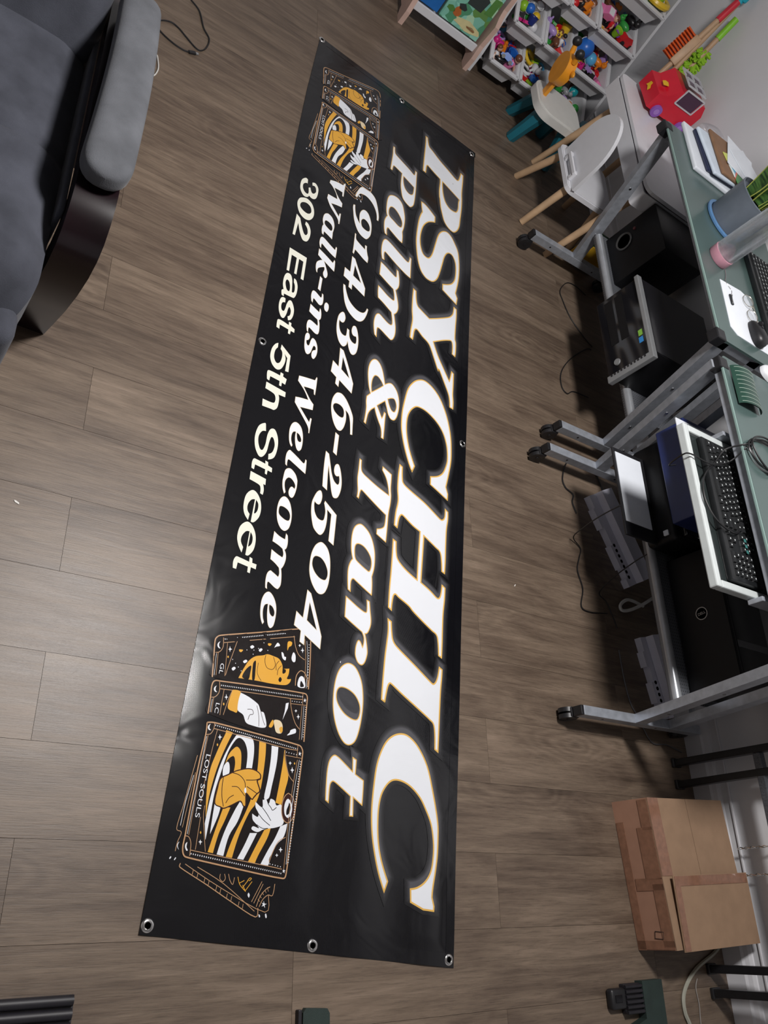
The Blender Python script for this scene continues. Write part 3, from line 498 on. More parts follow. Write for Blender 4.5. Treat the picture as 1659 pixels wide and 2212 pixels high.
ART = """S c 2.2 29201,510 29276,513 29525,1158 29777,1775 30006,2395 29830,2426
S c 1.6 29203,615 29534,1456 29892,2608 29557,2638
S c 1.6 29222,896 29467,1552 29901,2354
S c 1.4 29288,817 29379,809
S c 1.4 29330,931 29424,925
S c 1.4 29397,1105 29492,1098
S c 1.4 29441,1208 29535,1200
S c 1.4 29519,1398 29613,1390
S c 1.4 29562,1502 29657,1493
S c 1.4 29639,1667 29723,1661
S c 1.4 29676,1778 29771,1768
S c 1.4 29756,1964 29835,1957
S c 1.4 29790,2067 29879,2062
S c 1.6 29731,2253 29314,2438
S c 1.6 29752,2313 29356,2474
S c 1.8 29812,2381 29601,2444 29450,2562 29393,2654
S c 1.8 29805,2450 29662,2511 29558,2623 29550,2738 29322,2759
S c 1.2 29704,2447 29664,2397
S c 1.2 29632,2478 29592,2428
S c 1.2 29569,2524 29525,2474
S c 1.2 29523,2574 29465,2535
S c 1.2 29489,2626 29412,2590
S o 1.6 29294,1851 29434,1919 29552,2080
S o 1.6 29413,1901 29343,2014
S o 1.6 29482,1997 29320,2109
S o 1.6 29529,2076 29343,2199
S o 1.6 29552,2080 29437,1989
S o 1.6 29340,2127 29289,2175 29282,2131 29345,2086
S c 1.6 29289,1435 29379,1439 29426,1516 29363,1565 29277,1529
S c 1.6 29265,1623 29373,1671 29454,1755 29315,1771
F w 29682,2543 29729,2569 29730,2623 29757,2579 29812,2594 29776,2554 29794,2511 29751,2532 29721,2498 29728,2540
F w 29566,2153 29607,2189 29659,2175 29613,2139
F w 29950,2461 29958,2491 29990,2505 30004,2484
F w 29934,2615 29920,2641 29985,2666 29999,2640
F w 29104,269 29113,289 29154,267 29140,251
F w 29112,374 29114,393 29162,372 29155,357
S c 1.6 27030,442 27543,392 28040,344 28561,285 28618,403 28809,360 28994,347
S w 1.2 27454,440 27778,398 28055,369 28494,355
S c 1.2 27389,471 28122,427 28524,405
F w 28804,397 28880,379 28957,417 28900,369 28845,368
F k 25261,451 24864,401 24414,349 24311,377 24235,474 23851,1506 23452,2532 23465,2816 23674,2889 24920,2996
S c 3.4 25262,444 24864,401 24414,349 24311,377 24235,474 23851,1506 23461,2505 23424,2782 23625,2882 24310,2950 24910,2989
S c 1.8 24390,578 24120,1290 23651,2533
D w 46 24296,590 23537,2531
S c 1.8 24676,413 24629,514 24490,573 24274,544
F w 24388,479 24436,434 24497,426 24546,460 24553,516 24507,473 24447,461
S c 1.4 24658,477 25195,527
S w 1.0 24692,440 24850,452 25029,470 25208,481
S c 1.4 24369,666 24780,708 25161,744
S c 1.6 24257,905 24602,843 24944,784 25134,758
S c 1.8 23678,2398 23944,2480 24133,2605 24207,2782
S c 1.4 23673,2719 24200,2809 24915,2871
S w 1.0 23706,2780 24184,2868 24902,2924
D w 16 23785,2856 24847,2952
F o 25116,1089* 24886,1172 24645,1281 24489,1433 24411,1627 24348,1748 24352,1908 24379,2072 24517,2188 24702,2217 24670,2292 24597,2294 24591,2226* 24540,2388* 24680,2388 24803,2359 24779,2470* 24881,2446 24971,2326 25028,1966 25057,1583
F k 25069,1180 24867,1244 24741,1362 24927,1369 25084,1346
F k 24683,1402 24595,1464 24846,1495 25054,1506 25058,1443
S b 1.6 24385,1702 24530,1700 24676,1777 24681,1935 24546,1992 24375,1911
S b 1.6 24426,2079 24539,2018 24677,2040
S b 1.6 24524,2162 24640,2087 24785,2084
F k 24810,2168 24855,2223 24936,2188 24891,2133
S b 1.4 24623,1534 24878,1552 25031,1682
F w 24294,1257 24242,1312 24275,1364 24334,1302
F w 24311,1493 24254,1548 24276,1591 24347,1538
F w 24696,1137 24638,1203 24667,1246 24731,1182
F w 24941,882 24885,934 24910,981 24980,926
F w 24135,1899 23987,1968 24044,2045 24097,1946
F w 24197,2110 24206,2165 24281,2204 24281,2250 24368,2245 24331,2158
F w 24106,2436 24161,2504 24316,2522 24346,2458 24262,2405
F o 24442,990 24426,1088 24492,1049 24486,1003
F o 24077,1716 24063,1807 24126,1777 24124,1724
F o 23912,2242 23854,2287 23864,2366 23954,2358 24008,2297 24104,2266
F w 24430,741 24478,765 24489,809 24516,772 24571,767 24523,746 24516,714 24490,739
F w 23843,2584 23864,2601 23869,2627 23888,2605 23921,2596 23895,2578 23890,2555 23871,2575
F w 23913,2675 23961,2699 23971,2734 23995,2704 24052,2696 24003,2675 23999,2635 23970,2670
F o 24667,736 24691,760 24722,746 24701,722
D w 4 24724,866 24932,1130
D w 4 24399,1185 24255,1733
D w 3 24456,1363 24098,1600
S c 2.4 24910,2612 24672,2603 24512,2702 24539,2830 24706,2937 24849,2944
F w 24916,2681 24724,2679 24634,2748 24683,2838 24889,2881
F k 24899,2746 24754,2752 24849,2848 24891,2827
F k 26096,504 25740,492 25457,471 25333,518 25297,656 25159,1729 25034,2875 25080,2977 25312,2997 26189,3043
S c 3.4 26096,504 25740,492 25457,471 25333,518 25302,657 25163,1730 25039,2876 25092,2979 25312,2997 26185,3043
S c 1.8 25479,667 25370,1511 25252,2530 25198,2866
D w 46 25393,704 25131,2848
S c 1.8 25718,511 25678,610 25538,679 25324,642
F w 25427,590 25472,546 25525,537 25570,570 25570,625 25536,582 25471,574
S c 1.4 25710,569 26047,577
S w 1.0 25750,541 25903,541 26053,547
S c 1.4 25467,786 25801,783 26061,793
S c 1.6 25424,998 25699,927 26042,873
S c 1.8 25258,2523 25524,2598 25792,2732 25920,2876
S c 1.4 25374,2548 25312,2997
S c 1.4 25052,2850 25318,2876
S c 1.4 25355,2868 26162,2906
S w 1.0 25343,2920 26148,2971
D w 14 25364,2977 26074,3000
D w 5 25306,2586 25274,2842
F w 25142,2918 25180,2937 25183,2965 25212,2944 25248,2950 25229,2922 25242,2897 25211,2909 25192,2890 25185,2919
F o 25423,1002* 25428,1208 25701,1197 25901,1197 25909,1113 25869,960 25694,951
F w 25439,1210* 25486,1431 25569,1647 25620,1719 25738,1790 25762,1883 26028,1991 26106,1891 26111,1642 26081,1463 25928,1361 25871,1228 25813,1193 25637,1185
S b 1.6 25775,1445 25757,1567 25848,1608 25889,1528 26007,1499
S b 1.4 25631,1670 25858,1760 26093,1801
S b 1.4 25738,1790 25940,1888 26036,1955
F w 25400,2420* 25364,2494* 25504,2489* 25802,2392* 25590,2418*
F w 25994,2644 25933,2766 26018,2792 26067,2721 26135,2566 26054,2627
F o 26036,2056 25862,2130 25943,2169 26041,2134
F p 25864,2169 25841,2320 25933,2412 26112,2415 26131,2276 26002,2204
F o 26018,2335 25968,2405 26063,2433 26118,2390
F w 25561,857 25611,881 25617,917 25642,887 25693,883 25649,862 25639,829 25617,856
F o 25767,832 25794,856 25830,844 25803,819
F w 25474,2711 25498,2727 25503,2755 25521,2731 25551,2722 25527,2705 25522,2678 25504,2702
F w 25571,2792 25617,2812 25628,2848 25649,2817 25701,2811 25655,2791 25649,2755 25623,2786
F k 26282,519 26252,700 26281,2911 26349,3013 26476,3045 27537,3034 28503,3005 29092,2999 29193,2930 29145,1719 29077,641 29040,541 28901,490 28641,494 27322,502 26553,539
F o 26355,1005* 26374,1181* 26803,1043 27237,941 27691,882 28047,875 28240,881 27861,815 27470,781 27141,807 26771,896
F w 26389,1287* 26382,1517 26409,1694 26651,1774 27073,1787* 27080,1643* 26747,1619 26533,1520 26454,1384 26521,1276 26824,1142 27255,1060 27712,989 28224,978 28683,964* 28506,890 28043,897 27643,930 27121,1011 26698,1141
F o 26659,1349 26740,1449 26921,1494 27177,1517* 27208,1356* 27011,1355 26877,1294 26951,1189 27079,1120* 26860,1172 26715,1264
F w 27029,1162 27079,1226 27270,1250 27364,1128 27167,1090
F o 26425,1871* 26432,2047* 26802,2084 27434,2081 27775,2007 27998,1879 28455,1728 28950,1637* 28947,1490* 28513,1601 28013,1788 27570,1899 27045,1929
F w 26453,2202* 26449,2379* 26848,2393 27344,2349 27599,2317 27620,2198 27199,2226 26773,2229
F o 26468,2549* 26694,2623 27038,2741 27364,2703 27696,2655* 27670,2502* 27247,2533 26817,2553
F w 27801,1620* 27864,1725* 28215,1637 28529,1489 28940,1432* 28930,1274* 28471,1365 28039,1512
F o 27984,1248* 27956,1415* 28265,1325 28529,1240 28918,1183* 28913,1061* 28486,1142
F w 27922,1031* 27975,1182* 28196,1152 28558,1045* 28407,1037
F w 28398,1974* 28372,2147* 28641,2041 28950,1911* 28948,1762* 28664,1882
F o 28288,2312* 28203,2471* 28451,2411 28804,2257 28988,2196* 28972,2030* 28685,2143
F w 28147,2702* 28060,2874* 28329,2830 28609,2679 28983,2525* 28985,2336* 28677,2473 28423,2600
F b 27934,1021 27607,1018 27399,1054 27286,1218 27198,1354 27132,1485 27061,1688 27057,1869 27131,2029 27243,2048 27297,1984 27486,2083 27581,2009 27663,1951 27713,1900 27615,1759 27629,1742 27870,1785 27886,1713 27801,1620 27912,1441 28009,1275 27997,1170
F o 27921,1042 27621,1051 27418,1081 27308,1234 27222,1359 27156,1489 27087,1693 27084,1862 27141,2001 27234,2017 27289,1946 27482,2048 27557,1993 27642,1931 27685,1895 27591,1759 27612,1720 27854,1759 27861,1720 27776,1627 27889,1437 27984,1271 27972,1177
S b 2 27348,1130 27565,1139 27760,1170 27965,1244
S b 2 27232,1337 27252,1507 27349,1648 27484,1697 27585,1698
S b 2 27325,1687 27286,1897 27234,2017
S b 2 27457,1730 27505,1863 27557,1993
S b 1.8 27523,1368 27508,1507 27580,1614 27664,1713
S b 1.8 27691,1447 27769,1345 27888,1287
F w 27484,1697 27519,1727 27589,1735 27595,1700 27538,1678
F w 27704,2668 27726,2535 27634,2471 27611,2368 27697,2346 27723,2313 27546,2210* 27660,2205 27666,2170 27826,2185 27736,2000* 27854,2021 27960,2111 28042,2102 27994,1962* 28119,1996 28201,2105 28269,2177 28248,2030 28316,2002 28351,2155 28268,2308 28182,2609 28055,2774
S K 1.8 27826,2185 27945,2326 28067,2444
S K 1.8 27970,2113 28078,2252 28169,2437
S K 1.8 27723,2313 27791,2398 27842,2456 27766,2542
S K 1.6 28201,2105 28256,2258 28235,2399
F b 27410,2798 27472,2922 27647,3005 27874,3009 28034,2908 28014,2780 27864,2694 27640,2676 27487,2722
F w 27533,2817 27601,2904 27739,2950 27888,2923 27940,2856 27872,2770 27713,2737 27584,2762
F k 27610,2854 27705,2907 27832,2889 27884,2822 27784,2806 27675,2839
S c 2 27410,2798 27472,2922 27647,3005 27874,3009 28034,2908 28014,2780 27864,2694 27640,2676 27487,2722 27410,2798
F k 26487,2565 26495,2956 27152,2937 27110,2816 26939,2699
F k 28351,2882 28315,2926 28905,2945 28909,2548 28699,2597 28486,2708
F k 26370,794 26365,1007 26680,925 27141,807 27393,766
F k 28248,831 28702,963 28911,1006 28905,787
S c 1.4 26380,796 26863,751 27482,716 27978,705
S c 1.4 28018,813 28248,827 28911,1006
S c 1.4 28259,763 28906,776
S c 1.8 26476,2563 26736,2629 27015,2750 27138,2897
S c 1.8 28353,2870 28467,2704 28699,2597 28920,2538
S c 3.6 26293,521 26258,701 26268,1793 26292,2913 26360,3015 26476,3045 27537,3034 28503,3005 29092,2999 29193,2930 29141,1718 29077,641 29040,541 28901,490 28641,494 27322,502 26553,539 26293,521
S c 1.8 26387,715 26409,1694 26434,2556 26416,2905
S c 1.8 28928,662 28961,1459 28995,2550 29011,2877
D w 44 26308,735 26387,2887
D w 44 28996,698 29099,2867
S c 1.8 26557,539 26519,648 26390,704 26262,702
S c 1.8 28680,481 28684,579 28803,653 29040,675
F w 26306,605 26358,562 26411,563 26445,598 26435,643 26412,605 26362,593
F w 28788,568 28830,535 28894,540 28952,582 28939,611 28889,573 28834,568
S c 1.4 26561,598 27549,572 28648,571
S w 1.1 26589,569 27067,563 27672,552 28635,536
S c 1.4 26593,2581 26578,3034
S c 1.4 26308,2889 26572,2902
S c 1.4 26634,2924 27563,2885 29005,2924
S w 1.1 26623,2975 27701,2932 28902,2969
D w 40 26658,3019 28857,3011
D w 5 26518,2608 26521,2881
D w 5 28945,2566 28968,2834
F w 26427,2959 26459,2977 26462,3009 26488,2986 26527,2995 26506,2965 26520,2939 26487,2950 26464,2930 26464,2957
F w 28995,2923 29024,2939 29028,2969 29050,2948 29084,2956 29064,2929 29075,2904 29047,2914 29026,2896 29026,2920
F w 26481,870 26522,894 26531,934 26555,901 26607,895 26561,871 26551,839 26529,865
F o 26686,851 26712,875 26748,864 26720,839
F w 26704,2735 26729,2752 26736,2784 26755,2756 26791,2748 26760,2731 26752,2704 26734,2727
F w 26820,2810 26866,2832 26880,2870 26904,2838 26957,2831 26909,2808 26899,2773 26872,2802
F w 28575,2776 28608,2798 28616,2838 28637,2802 28681,2792 28641,2769 28630,2736 28613,2764
F w 28714,2701 28737,2717 28745,2744 28760,2720 28788,2713 28763,2697 28755,2669 28740,2693
F w 28701,847 28728,868 28736,900 28755,873 28800,867 28759,844 28748,815 28732,838
F o 28535,819 28560,842 28590,831 28565,808
F o 26702,2856 26726,2878 26755,2864 26733,2843
X w 34 26905,672 28339,680
X w 30 24887,613 25146,627
X w 30 25803,683 26054,684"""
def pts_of(s):
    out = []
    for t in s.split():
        k = t.endswith('*'); a, b = t.rstrip('*').split(','); out.append((int(a) / 1e4, int(b) / 1e4, k))
    return out
def curve(c, n=5, closed=True):
    N = len(c); res = []
    for i in range(N if closed else N - 1):
        q = [c[(i + j) % N] if closed else c[min(max(i + j, 0), N - 1)] for j in (-1, 0, 1, 2)]
        k1, k2 = q[1][2], q[2][2]
        p0, p1, p2, p3 = [np.array(p[:2]) for p in q]
        if k1 and k2: res.append(p1); continue
        m1 = (p2 - p0) / 2; m2 = (p3 - p1) / 2
        if k1: m1 = (p2 - p1) * 1.5 - m2 * .5
        if k2: m2 = (p2 - p1) * 1.5 - m1 * .5
        Lg = np.linalg.norm(p2 - p1)
        for mm in (m1, m2):
            l = np.linalg.norm(mm)
            if l > 1.5 * Lg: mm *= 1.5 * Lg / l
        for j in range(n):
            t = j / n; res.append((2 * t**3 - 3 * t**2 + 1) * p1 + (t**3 - 2 * t**2 + t) * m1 + (-2 * t**3 + 3 * t**2) * p2 + (t**3 - t**2) * m2)
    if not closed: res.append(np.array(c[-1][:2]))
    return np.array(res)
def area2(P): return float(np.sum(P[:, 0] * np.roll(P[:, 1], -1) - np.roll(P[:, 0], -1) * P[:, 1]))
def raw_offset(P, d): return offset(P, d, False)
def offset(P, d, clean=True):
    """moves a closed outline outwards (d > 0) along its normals"""
    s = 1 if area2(P) > 0 else -1
    a = P - np.roll(P, 1, 0); b = np.roll(P, -1, 0) - P
    a = a / np.maximum(np.linalg.norm(a, axis=1, keepdims=True), 1e-9); b = b / np.maximum(np.linalg.norm(b, axis=1, keepdims=True), 1e-9)
    na = np.stack([a[:, 1], -a[:, 0]], 1) * s; nb = np.stack([b[:, 1], -b[:, 0]], 1) * s
    n = na + nb; l = np.linalg.norm(n, axis=1, keepdims=True); n = n / np.maximum(l, 1e-6)
    c = np.clip(np.sum(n * na, 1, keepdims=True), 0.45, 1)
    Q = P + n * d / c; O = P.copy()
    if not clean: return Q
    for _ in range(6):                       # drop the points that turned back on themselves
        dq = np.roll(Q, -1, 0) - Q; do = np.roll(O, -1, 0) - O
        bad = np.sum(dq * do, 1) < 0
        if not bad.any() or len(Q) < 8: break
        kill = bad | np.roll(bad, 1)
        if (~kill).sum() < 6: break
        Q, O = Q[~kill], O[~kill]
    return Q
class Flat:
    """flat print: polygons in (u, v), cut on a 2 cm grid so that they lie on the cloth"""
    def __init__(s): s.bm = bmesh.new(); s.L = s.bm.verts.layers.float.new('lift')
    def poly(s, loops, lift, du=0.0, dv=0.0, mi=0):
        loops = [[Vector((float(p[0]) + du, float(p[1]) + dv, 0)) for p in l] for l in loops]
        tri = geometry.tessellate_polygon(loops); V = [v for l in loops for v in l]
        bv = []
        for v in V:
            q = s.bm.verts.new(v); q[s.L] = lift; bv.append(q)
        for t in tri:
            a, b, c = (V[i] for i in t)
            ar = (b - a).cross(c - a).z
            if abs(ar) < 1e-10: continue
            try: f = s.bm.faces.new([bv[i] for i in (t if ar > 0 else t[::-1])]); f.material_index = mi
            except ValueError: pass
    def band(s, P, Q, lift, mi=0):
        bv = []
        for p in list(P) + list(Q):
            q = s.bm.verts.new((float(p[0]), float(p[1]), 0)); q[s.L] = lift; bv.append(q)
        n = len(P)
        for i in range(n):
            j = (i + 1) % n
            f = s.bm.faces.new((bv[i], bv[j], bv[n + j], bv[n + i])); f.material_index = mi
    def stroke(s, P, w, lift, du=0.0, dv=0.0, mi=0):
        n = len(P); Lp, Rp = [], []
        for i in range(n):
            d = P[min(i + 1, n - 1)] - P[max(i - 1, 0)]; d = d / max(np.linalg.norm(d), 1e-9); nn = np.array([-d[1], d[0]]) * w / 2
            Lp.append(P[i] + nn); Rp.append(P[i] - nn)
        bv = []
        for a, b in zip(Lp, Rp):
            for p in (a, b):
                q = s.bm.verts.new((p[0] + du, p[1] + dv, 0)); q[s.L] = lift; bv.append(q)
        for i in range(n - 1):
            f = s.bm.faces.new((bv[2 * i + 1], bv[2 * i + 3], bv[2 * i + 2], bv[2 * i])); f.material_index = mi
    def build(s, name, mats_, parent, step=0.018):
        bm = s.bm
        if bm.verts:
            us = [v.co.x for v in bm.verts]; vs_ = [v.co.y for v in bm.verts]
            for ax, lo, hi in ((0, min(us), max(us)), (1, min(vs_), max(vs_))):
                k = math.ceil(lo / step)
                while k * step < hi:
                    co = Vector((0, 0, 0)); no = Vector((0, 0, 0)); co[ax] = k * step; no[ax] = 1
                    near = [f for f in bm.faces if min(v.co[ax] for v in f.verts) < k * step < max(v.co[ax] for v in f.verts)]
                    if near:
                        geom = list({e for f in near for e in f.edges}) + near + list({v for f in near for v in f.verts})
                        bmesh.ops.bisect_plane(bm, geom=geom, plane_co=co, plane_no=no, dist=1e-7)
                    k += 1
        for v in bm.verts:
            p = b_pt(v.co.x, v.co.y, 0.0008 + v[s.L]) - BO; v.co = p
        me = bpy.data.meshes.new(name); 
        for f in bm.faces:
            f.smooth = True
            f.normal_update()
            if f.normal.z < 0: f.normal_flip()
        bm.to_mesh(me); bm.free()
        for mm in mats_: me.materials.append(mm)
        o = bpy.data.objects.new(name, me); COL.objects.link(o); o.parent = parent
        return o
lines = {}
for ln in GLYPHS.strip().split('\n'):
    a = ln.split(' ', 2); lines.setdefault(a[0], []).append((a[1], [curve(pts_of(c)) for c in a[2].split(' / ')]))
SPEC = {'L1': ('lettering', 'large white slanted serif letters PSYCHIC with gold outline', 0.0042, M_bgo, M_bwh, True),
        'L2': ('lettering', 'white slanted serif letters Palm & Tarot with gold outline', 0.0026, M_bgo, M_bwh, True),
        'L3': ('lettering', 'white slanted telephone number (914)346-2504', 0.0014, M_bpa, M_bwh, False),
        'L4': ('lettering', 'white slanted serif words Walk-ins Welcome', 0.0009, M_bpa, M_bwh, False),
        'L5': ('lettering', 'cream sans serif address 302 East 5th Street', 0.0013, M_bcr, M_bwh, False)}
for key, gl in lines.items():
    nm, lab, d, medge, mfill, halo = SPEC[key]
    line = bpy.data.objects.new(nm, None); COL.objects.link(line); line.parent = banner; line['label'] = lab
    if halo:
        hf = Flat(); sh = 0.020 if key == 'L1' else 0.022
        for ch, cs in gl:
            for lv in range(7):
                g = 0.0165 - 0.0027 * lv; du = -sh * (0.35 + 0.05 * lv)
                out = offset(cs[0], g)
                hf.poly([out] + [offset(h_, -g) for h_ in cs[1:] if g < 0.004], lift=0.00004 * lv, du=du, mi=lv)
        hf.build('soft_shadow', M_halo, line)
    for ch, cs in gl:
        ft = Flat()
        ft.poly(cs, lift=0.00035, mi=0 if key == 'L5' else 1)
        if key != 'L5':
            for q, c_ in enumerate(cs): ft.band(c_, raw_offset(c_, -d if q == 0 else d), 0.00045, 0)
        ft.build('letter', [medge, mfill], line)
# the two printed fans of cards (same artwork twice)
INK = ['k', 'c', 'o', 'w', 'b', 'K', 'p']; INKM = [M_card[i] for i in INK]
def card_print(du, dv, lab, z0):
    root = bpy.data.objects.new('card_print', None); COL.objects.link(root); root.parent = banner; root['label'] = lab
    ft = Flat(); lift = z0; texts = []
    for ln in ART.strip().split('\n'):
        a = ln.split(' ', 3) if ln[0] in 'SDX' else ln.split(' ', 2)
        mi = INK.index(a[1]); lift += 0.000008
        if a[0] == 'F': ft.poly([curve(pts_of(a[2]), 4)], lift, du, dv, mi)
        elif a[0] == 'S': ft.stroke(curve(pts_of(a[3]), 4, False), float(a[2]) * 0.00085, lift, du, dv, mi)
        elif a[0] == 'D':
            p = pts_of(a[3]); p, q = np.array(p[0][:2]), np.array(p[1][:2]); n = int(a[2]); d = (q - p) / max(np.linalg.norm(q - p), 1e-9); nn = np.array([-d[1], d[0]])
            for i in range(n):
                c = p + (q - p) * i / (n - 1); r1, r2 = 0.0011, (0.0018 if n > 20 else 0.0012)
                ft.poly([[c + d * r1 * ca + nn * r2 * sa for ca, sa in [(math.cos(t * PI / 3), math.sin(t * PI / 3)) for t in range(6)]]], lift, du, dv, mi)
        elif a[0] == 'X': texts.append((pts_of(a[3]), lift))
    ft.build('artwork', INKM, root, 0.03)
    for (p, lf), body, size in zip(texts, ('LOST SOULS', 'GL', 'LC'), (0.0145, 0.0135, 0.0135)):
        a, b = np.array(p[0][:2]), np.array(p[1][:2]); c = (a + b) / 2 + np.array([du, dv])
        z = b_pt(c[0], c[1], 0.0032 + z0).z
        sx = float(np.linalg.norm(b - a)) / (len(body) * 0.60 * size)
        M = frame(BO + BU * float(c[0]) + BV * float(c[1]) + Vector((0, 0, z)), BU * sx, BV, (0, 0, 1))
        text_mesh(body, size, M, 'printed_word', M_bwh, root)
card_print(0, 0, 'printed fan of tarot cards at the near end of the banner', -0.0002)
card_print(-2.268, 0.002, 'printed fan of tarot cards at the far end of the banner', -0.0002)
# grommets
M_gro = mat('grommet_metal', (0.78, 0.78, 0.77), 0.18, 1.0, var=0.05)
M_hole = mat('grommet_shadow', (0.02, 0.017, 0.014), 0.7)
gw = [(317, 0.685, -0.010), (0, 1.448, -0.100), (0, 1.793, 2.894), (0, 1.039, 2.996), (0, 0.861, 1.486), (0, 1.617, 1.400), (0, 1.064, -0.057), (0, 1.420, 2.943)]
for _, gx, gy in gw:
    q = Vector((gx, gy, 0)) - BO; u, v = q.dot(BU), q.dot(BV); z = b_pt(u, v).z
    g = MB().lathe([(0.0062, 0.0), (0.0064, 0.0022), (0.0080, 0.0034), (0.0105, 0.0032), (0.0128, 0.0018), (0.0135, 0.0003), (0.0062, 0.0)], (gx, gy, z), seg=24).build('grommet', M_gro, banner, smooth=True)
    MB().lathe([(0.0, 0.0009), (0.0063, 0.0009)], (gx, gy, z), seg=20).build('eyelet_hole', M_hole, g)

# ================================================================== THE TWO COMPUTER DESKS
M_alu = mat('silver_paint', (0.36, 0.385, 0.43), 0.38, 0.35, var=0.14, vscale=40, bump=0.05)
M_blkp = mat('black_plastic', (0.012, 0.012, 0.014), 0.42, var=0.2)
M_glass = mat('frosted_green_glass', (0.066, 0.104, 0.099), 0.24, spec=0.6, var=0.05, vscale=5)
M_gedge = mat('glass_edge', (0.20, 0.29, 0.27), 0.2, spec=0.6, var=0.04)
M_screw = mat('screw', (0.5, 0.5, 0.5), 0.25, 1.0)
def shelf_mat():
    M = bpy.data.materials.new('perforated_steel'); M.use_nodes = True; nt = M.node_tree; N = nt.nodes; L = nt.links; b = N['Principled BSDF']
    b.inputs['Metallic'].default_value = 0.35; b.inputs['Roughness'].default_value = 0.35
    tc = N.new('ShaderNodeTexCoord'); mp = N.new('ShaderNodeMapping'); mp.inputs['Scale'].default_value = (95, 95, 0.0); L.new(tc.outputs['Object'], mp.inputs['Vector'])
    vo = N.new('ShaderNodeTexVoronoi'); vo.inputs['Scale'].default_value = 1.0; vo.inputs['Randomness'].default_value = 0.0; L.new(mp.outputs[0], vo.inputs['Vector'])
    rp = N.new('ShaderNodeValToRGB'); rp.color_ramp.interpolation = 'CONSTANT'; rp.color_ramp.elements[0].color = (0.015, 0.015, 0.017, 1); rp.color_ramp.elements[1].position = 0.17; rp.color_ramp.elements[1].color = (0.16, 0.17, 0.19, 1)
    L.new(vo.outputs['Distance'], rp.inputs['Fac']); L.new(rp.outputs['Color'], b.inputs['Base Color'])
    return M
M_perf = shelf_mat()
ZT = 0.722                                          # underside of the glass
def caster(x, y, root):
    c = MB(); c.cyl((x - 0.012, y - 0.016, 0.028), (x - 0.012, y - 0.003, 0.028), 0.028, seg=24); c.cyl((x - 0.012, y + 0.003, 0.028), (x - 0.012, y + 0.016, 0.028), 0.028, seg=24)
    c.cyl((x - 0.012, y - 0.018, 0.028), (x - 0.012, y + 0.018, 0.028), 0.006, seg=12)
    c.rbox(x - 0.026, x + 0.010, y - 0.0165, y + 0.0165, 0.030, 0.058, 0.006)
    return c.build('caster', M_blkp, root, smooth=True)
def desk(y0, y1, dx, label, xfoot, gx):
    d = thing('computer_desk', label, 'desk', (2.28 + dx, (y0 + y1) / 2, 0), 'silver and green glass computer desks')
    FX, TX = 2.285 + dx, 2.078 + dx
    for y in (y0, y1):
        side = MB(); side.bar((FX, y, 0.075), (TX, y, 0.716), 0.028, 0.045, (1, 0, 0)); leg = side.build('front_leg', M_alu, d)
        sc = MB()
        for q in (0.25, 0.62):
            p = Vector((FX, y, 0.075)).lerp(Vector((TX, y, 0.716)), q)
            for s_ in (-1, 1): sc.cyl(p + Vector((0, s_ * 0.0138, 0)), p + Vector((0, s_ * 0.0158, 0)), 0.005, seg=12)
        sc.build('screw', M_screw, leg)
        if y < 2.0: MB().bar((FX + 0.175, y, 0.075), (TX + 0.175, y, 0.716), 0.028, 0.045, (1, 0, 0)).build('rear_leg', M_alu, d)
        fb_ = MB().rbox(xfoot, 2.535, y - 0.015, y + 0.015, 0.060, 0.095, 0.002).build('foot_bar', M_alu, d)
        MB().rbox(xfoot - 0.012, xfoot + 0.001, y - 0.0145, y + 0.0145, 0.0605, 0.0945, 0.002).build('end_plug', M_blkp, fb_)
        h_ = MB()
        for q in (0.10, 0.36): h_.cyl((xfoot + q, y - 0.0155, 0.078), (xfoot + q, y - 0.0145, 0.078), 0.004, seg=12)
        h_.build('bolt_hole', M_blkp, fb_)
        caster(xfoot + 0.012, y, d); caster(2.51, y, d)
        MB().rbox(TX - 0.012, 2.555, y - 0.014, y + 0.014, 0.690, ZT - 0.001, 0.002).build('top_rail', M_alu, d)
        MB().rbox(gx - 0.018, gx + 0.026, y - 0.020, y + 0.020, 0.693, 0.732, 0.004).build('corner_cap', M_blkp, d)
    MB().rbox(TX + 0.010, TX + 0.035, y0 + 0.015, y1 - 0.015, 0.692, ZT - 0.001, 0.002).build('front_rail', M_alu, d)
    MB().rbox(2.52, 2.545, y0 + 0.015, y1 - 0.015, 0.692, ZT - 0.001, 0.002).build('back_rail', M_alu, d)
    MB().rbox(2.455 + dx, 2.475 + dx, y0 + 0.014, y1 - 0.014, 0.10, 0.16, 0.002).build('back_brace', M_alu, d)
    # glass top, rounded corners, paler ground edge
    g = MB(); g.prism(rrect(gx, 2.565, y0 - 0.018, y1 + 0.030, 0.02), (0, 0, ZT), (1, 0, 0), (0, 1, 0), 0.008)
    gt = g.build('glass_top', M_glass, d)
    MB().rbox(gx - 0.006, gx, y0 + 0.005, y1 + 0.008, ZT, ZT + 0.008, 0.002).build('glass_edge', M_gedge, gt)
    # lower shelf: perforated steel with a rolled front edge
    xs = 2.200 + (0.03 if dx == 0 else 0.0)
    P = [(0.0, -0.030), (-0.006, -0.018)] + [(0.012 - 0.018 * math.cos(a), -0.012 + 0.012 * math.sin(a)) for a in np.linspace(0, PI / 2, 7)] + [(0.265, 0.0), (0.265, -0.004), (0.014, -0.004), (0.006, -0.012), (0.006, -0.030)]
    s_ = MB(); s_.prism(P, (xs, y1 - 0.024, 0.254), (1, 0, 0), (0, 0, 1), (y1 - y0) - 0.048)
    sh = s_.build('lower_shelf', M_perf, d, smooth=True, angle=50)
    MB().tube([(xs + 0.010, y0 + 0.026, 0.2425), (xs + 0.010, y1 - 0.026, 0.2425)], 0.0165, 20).build('rolled_edge', mat('bright_steel', (0.42, 0.44, 0.47), 0.3, 0.5), sh, smooth=True)
    return d
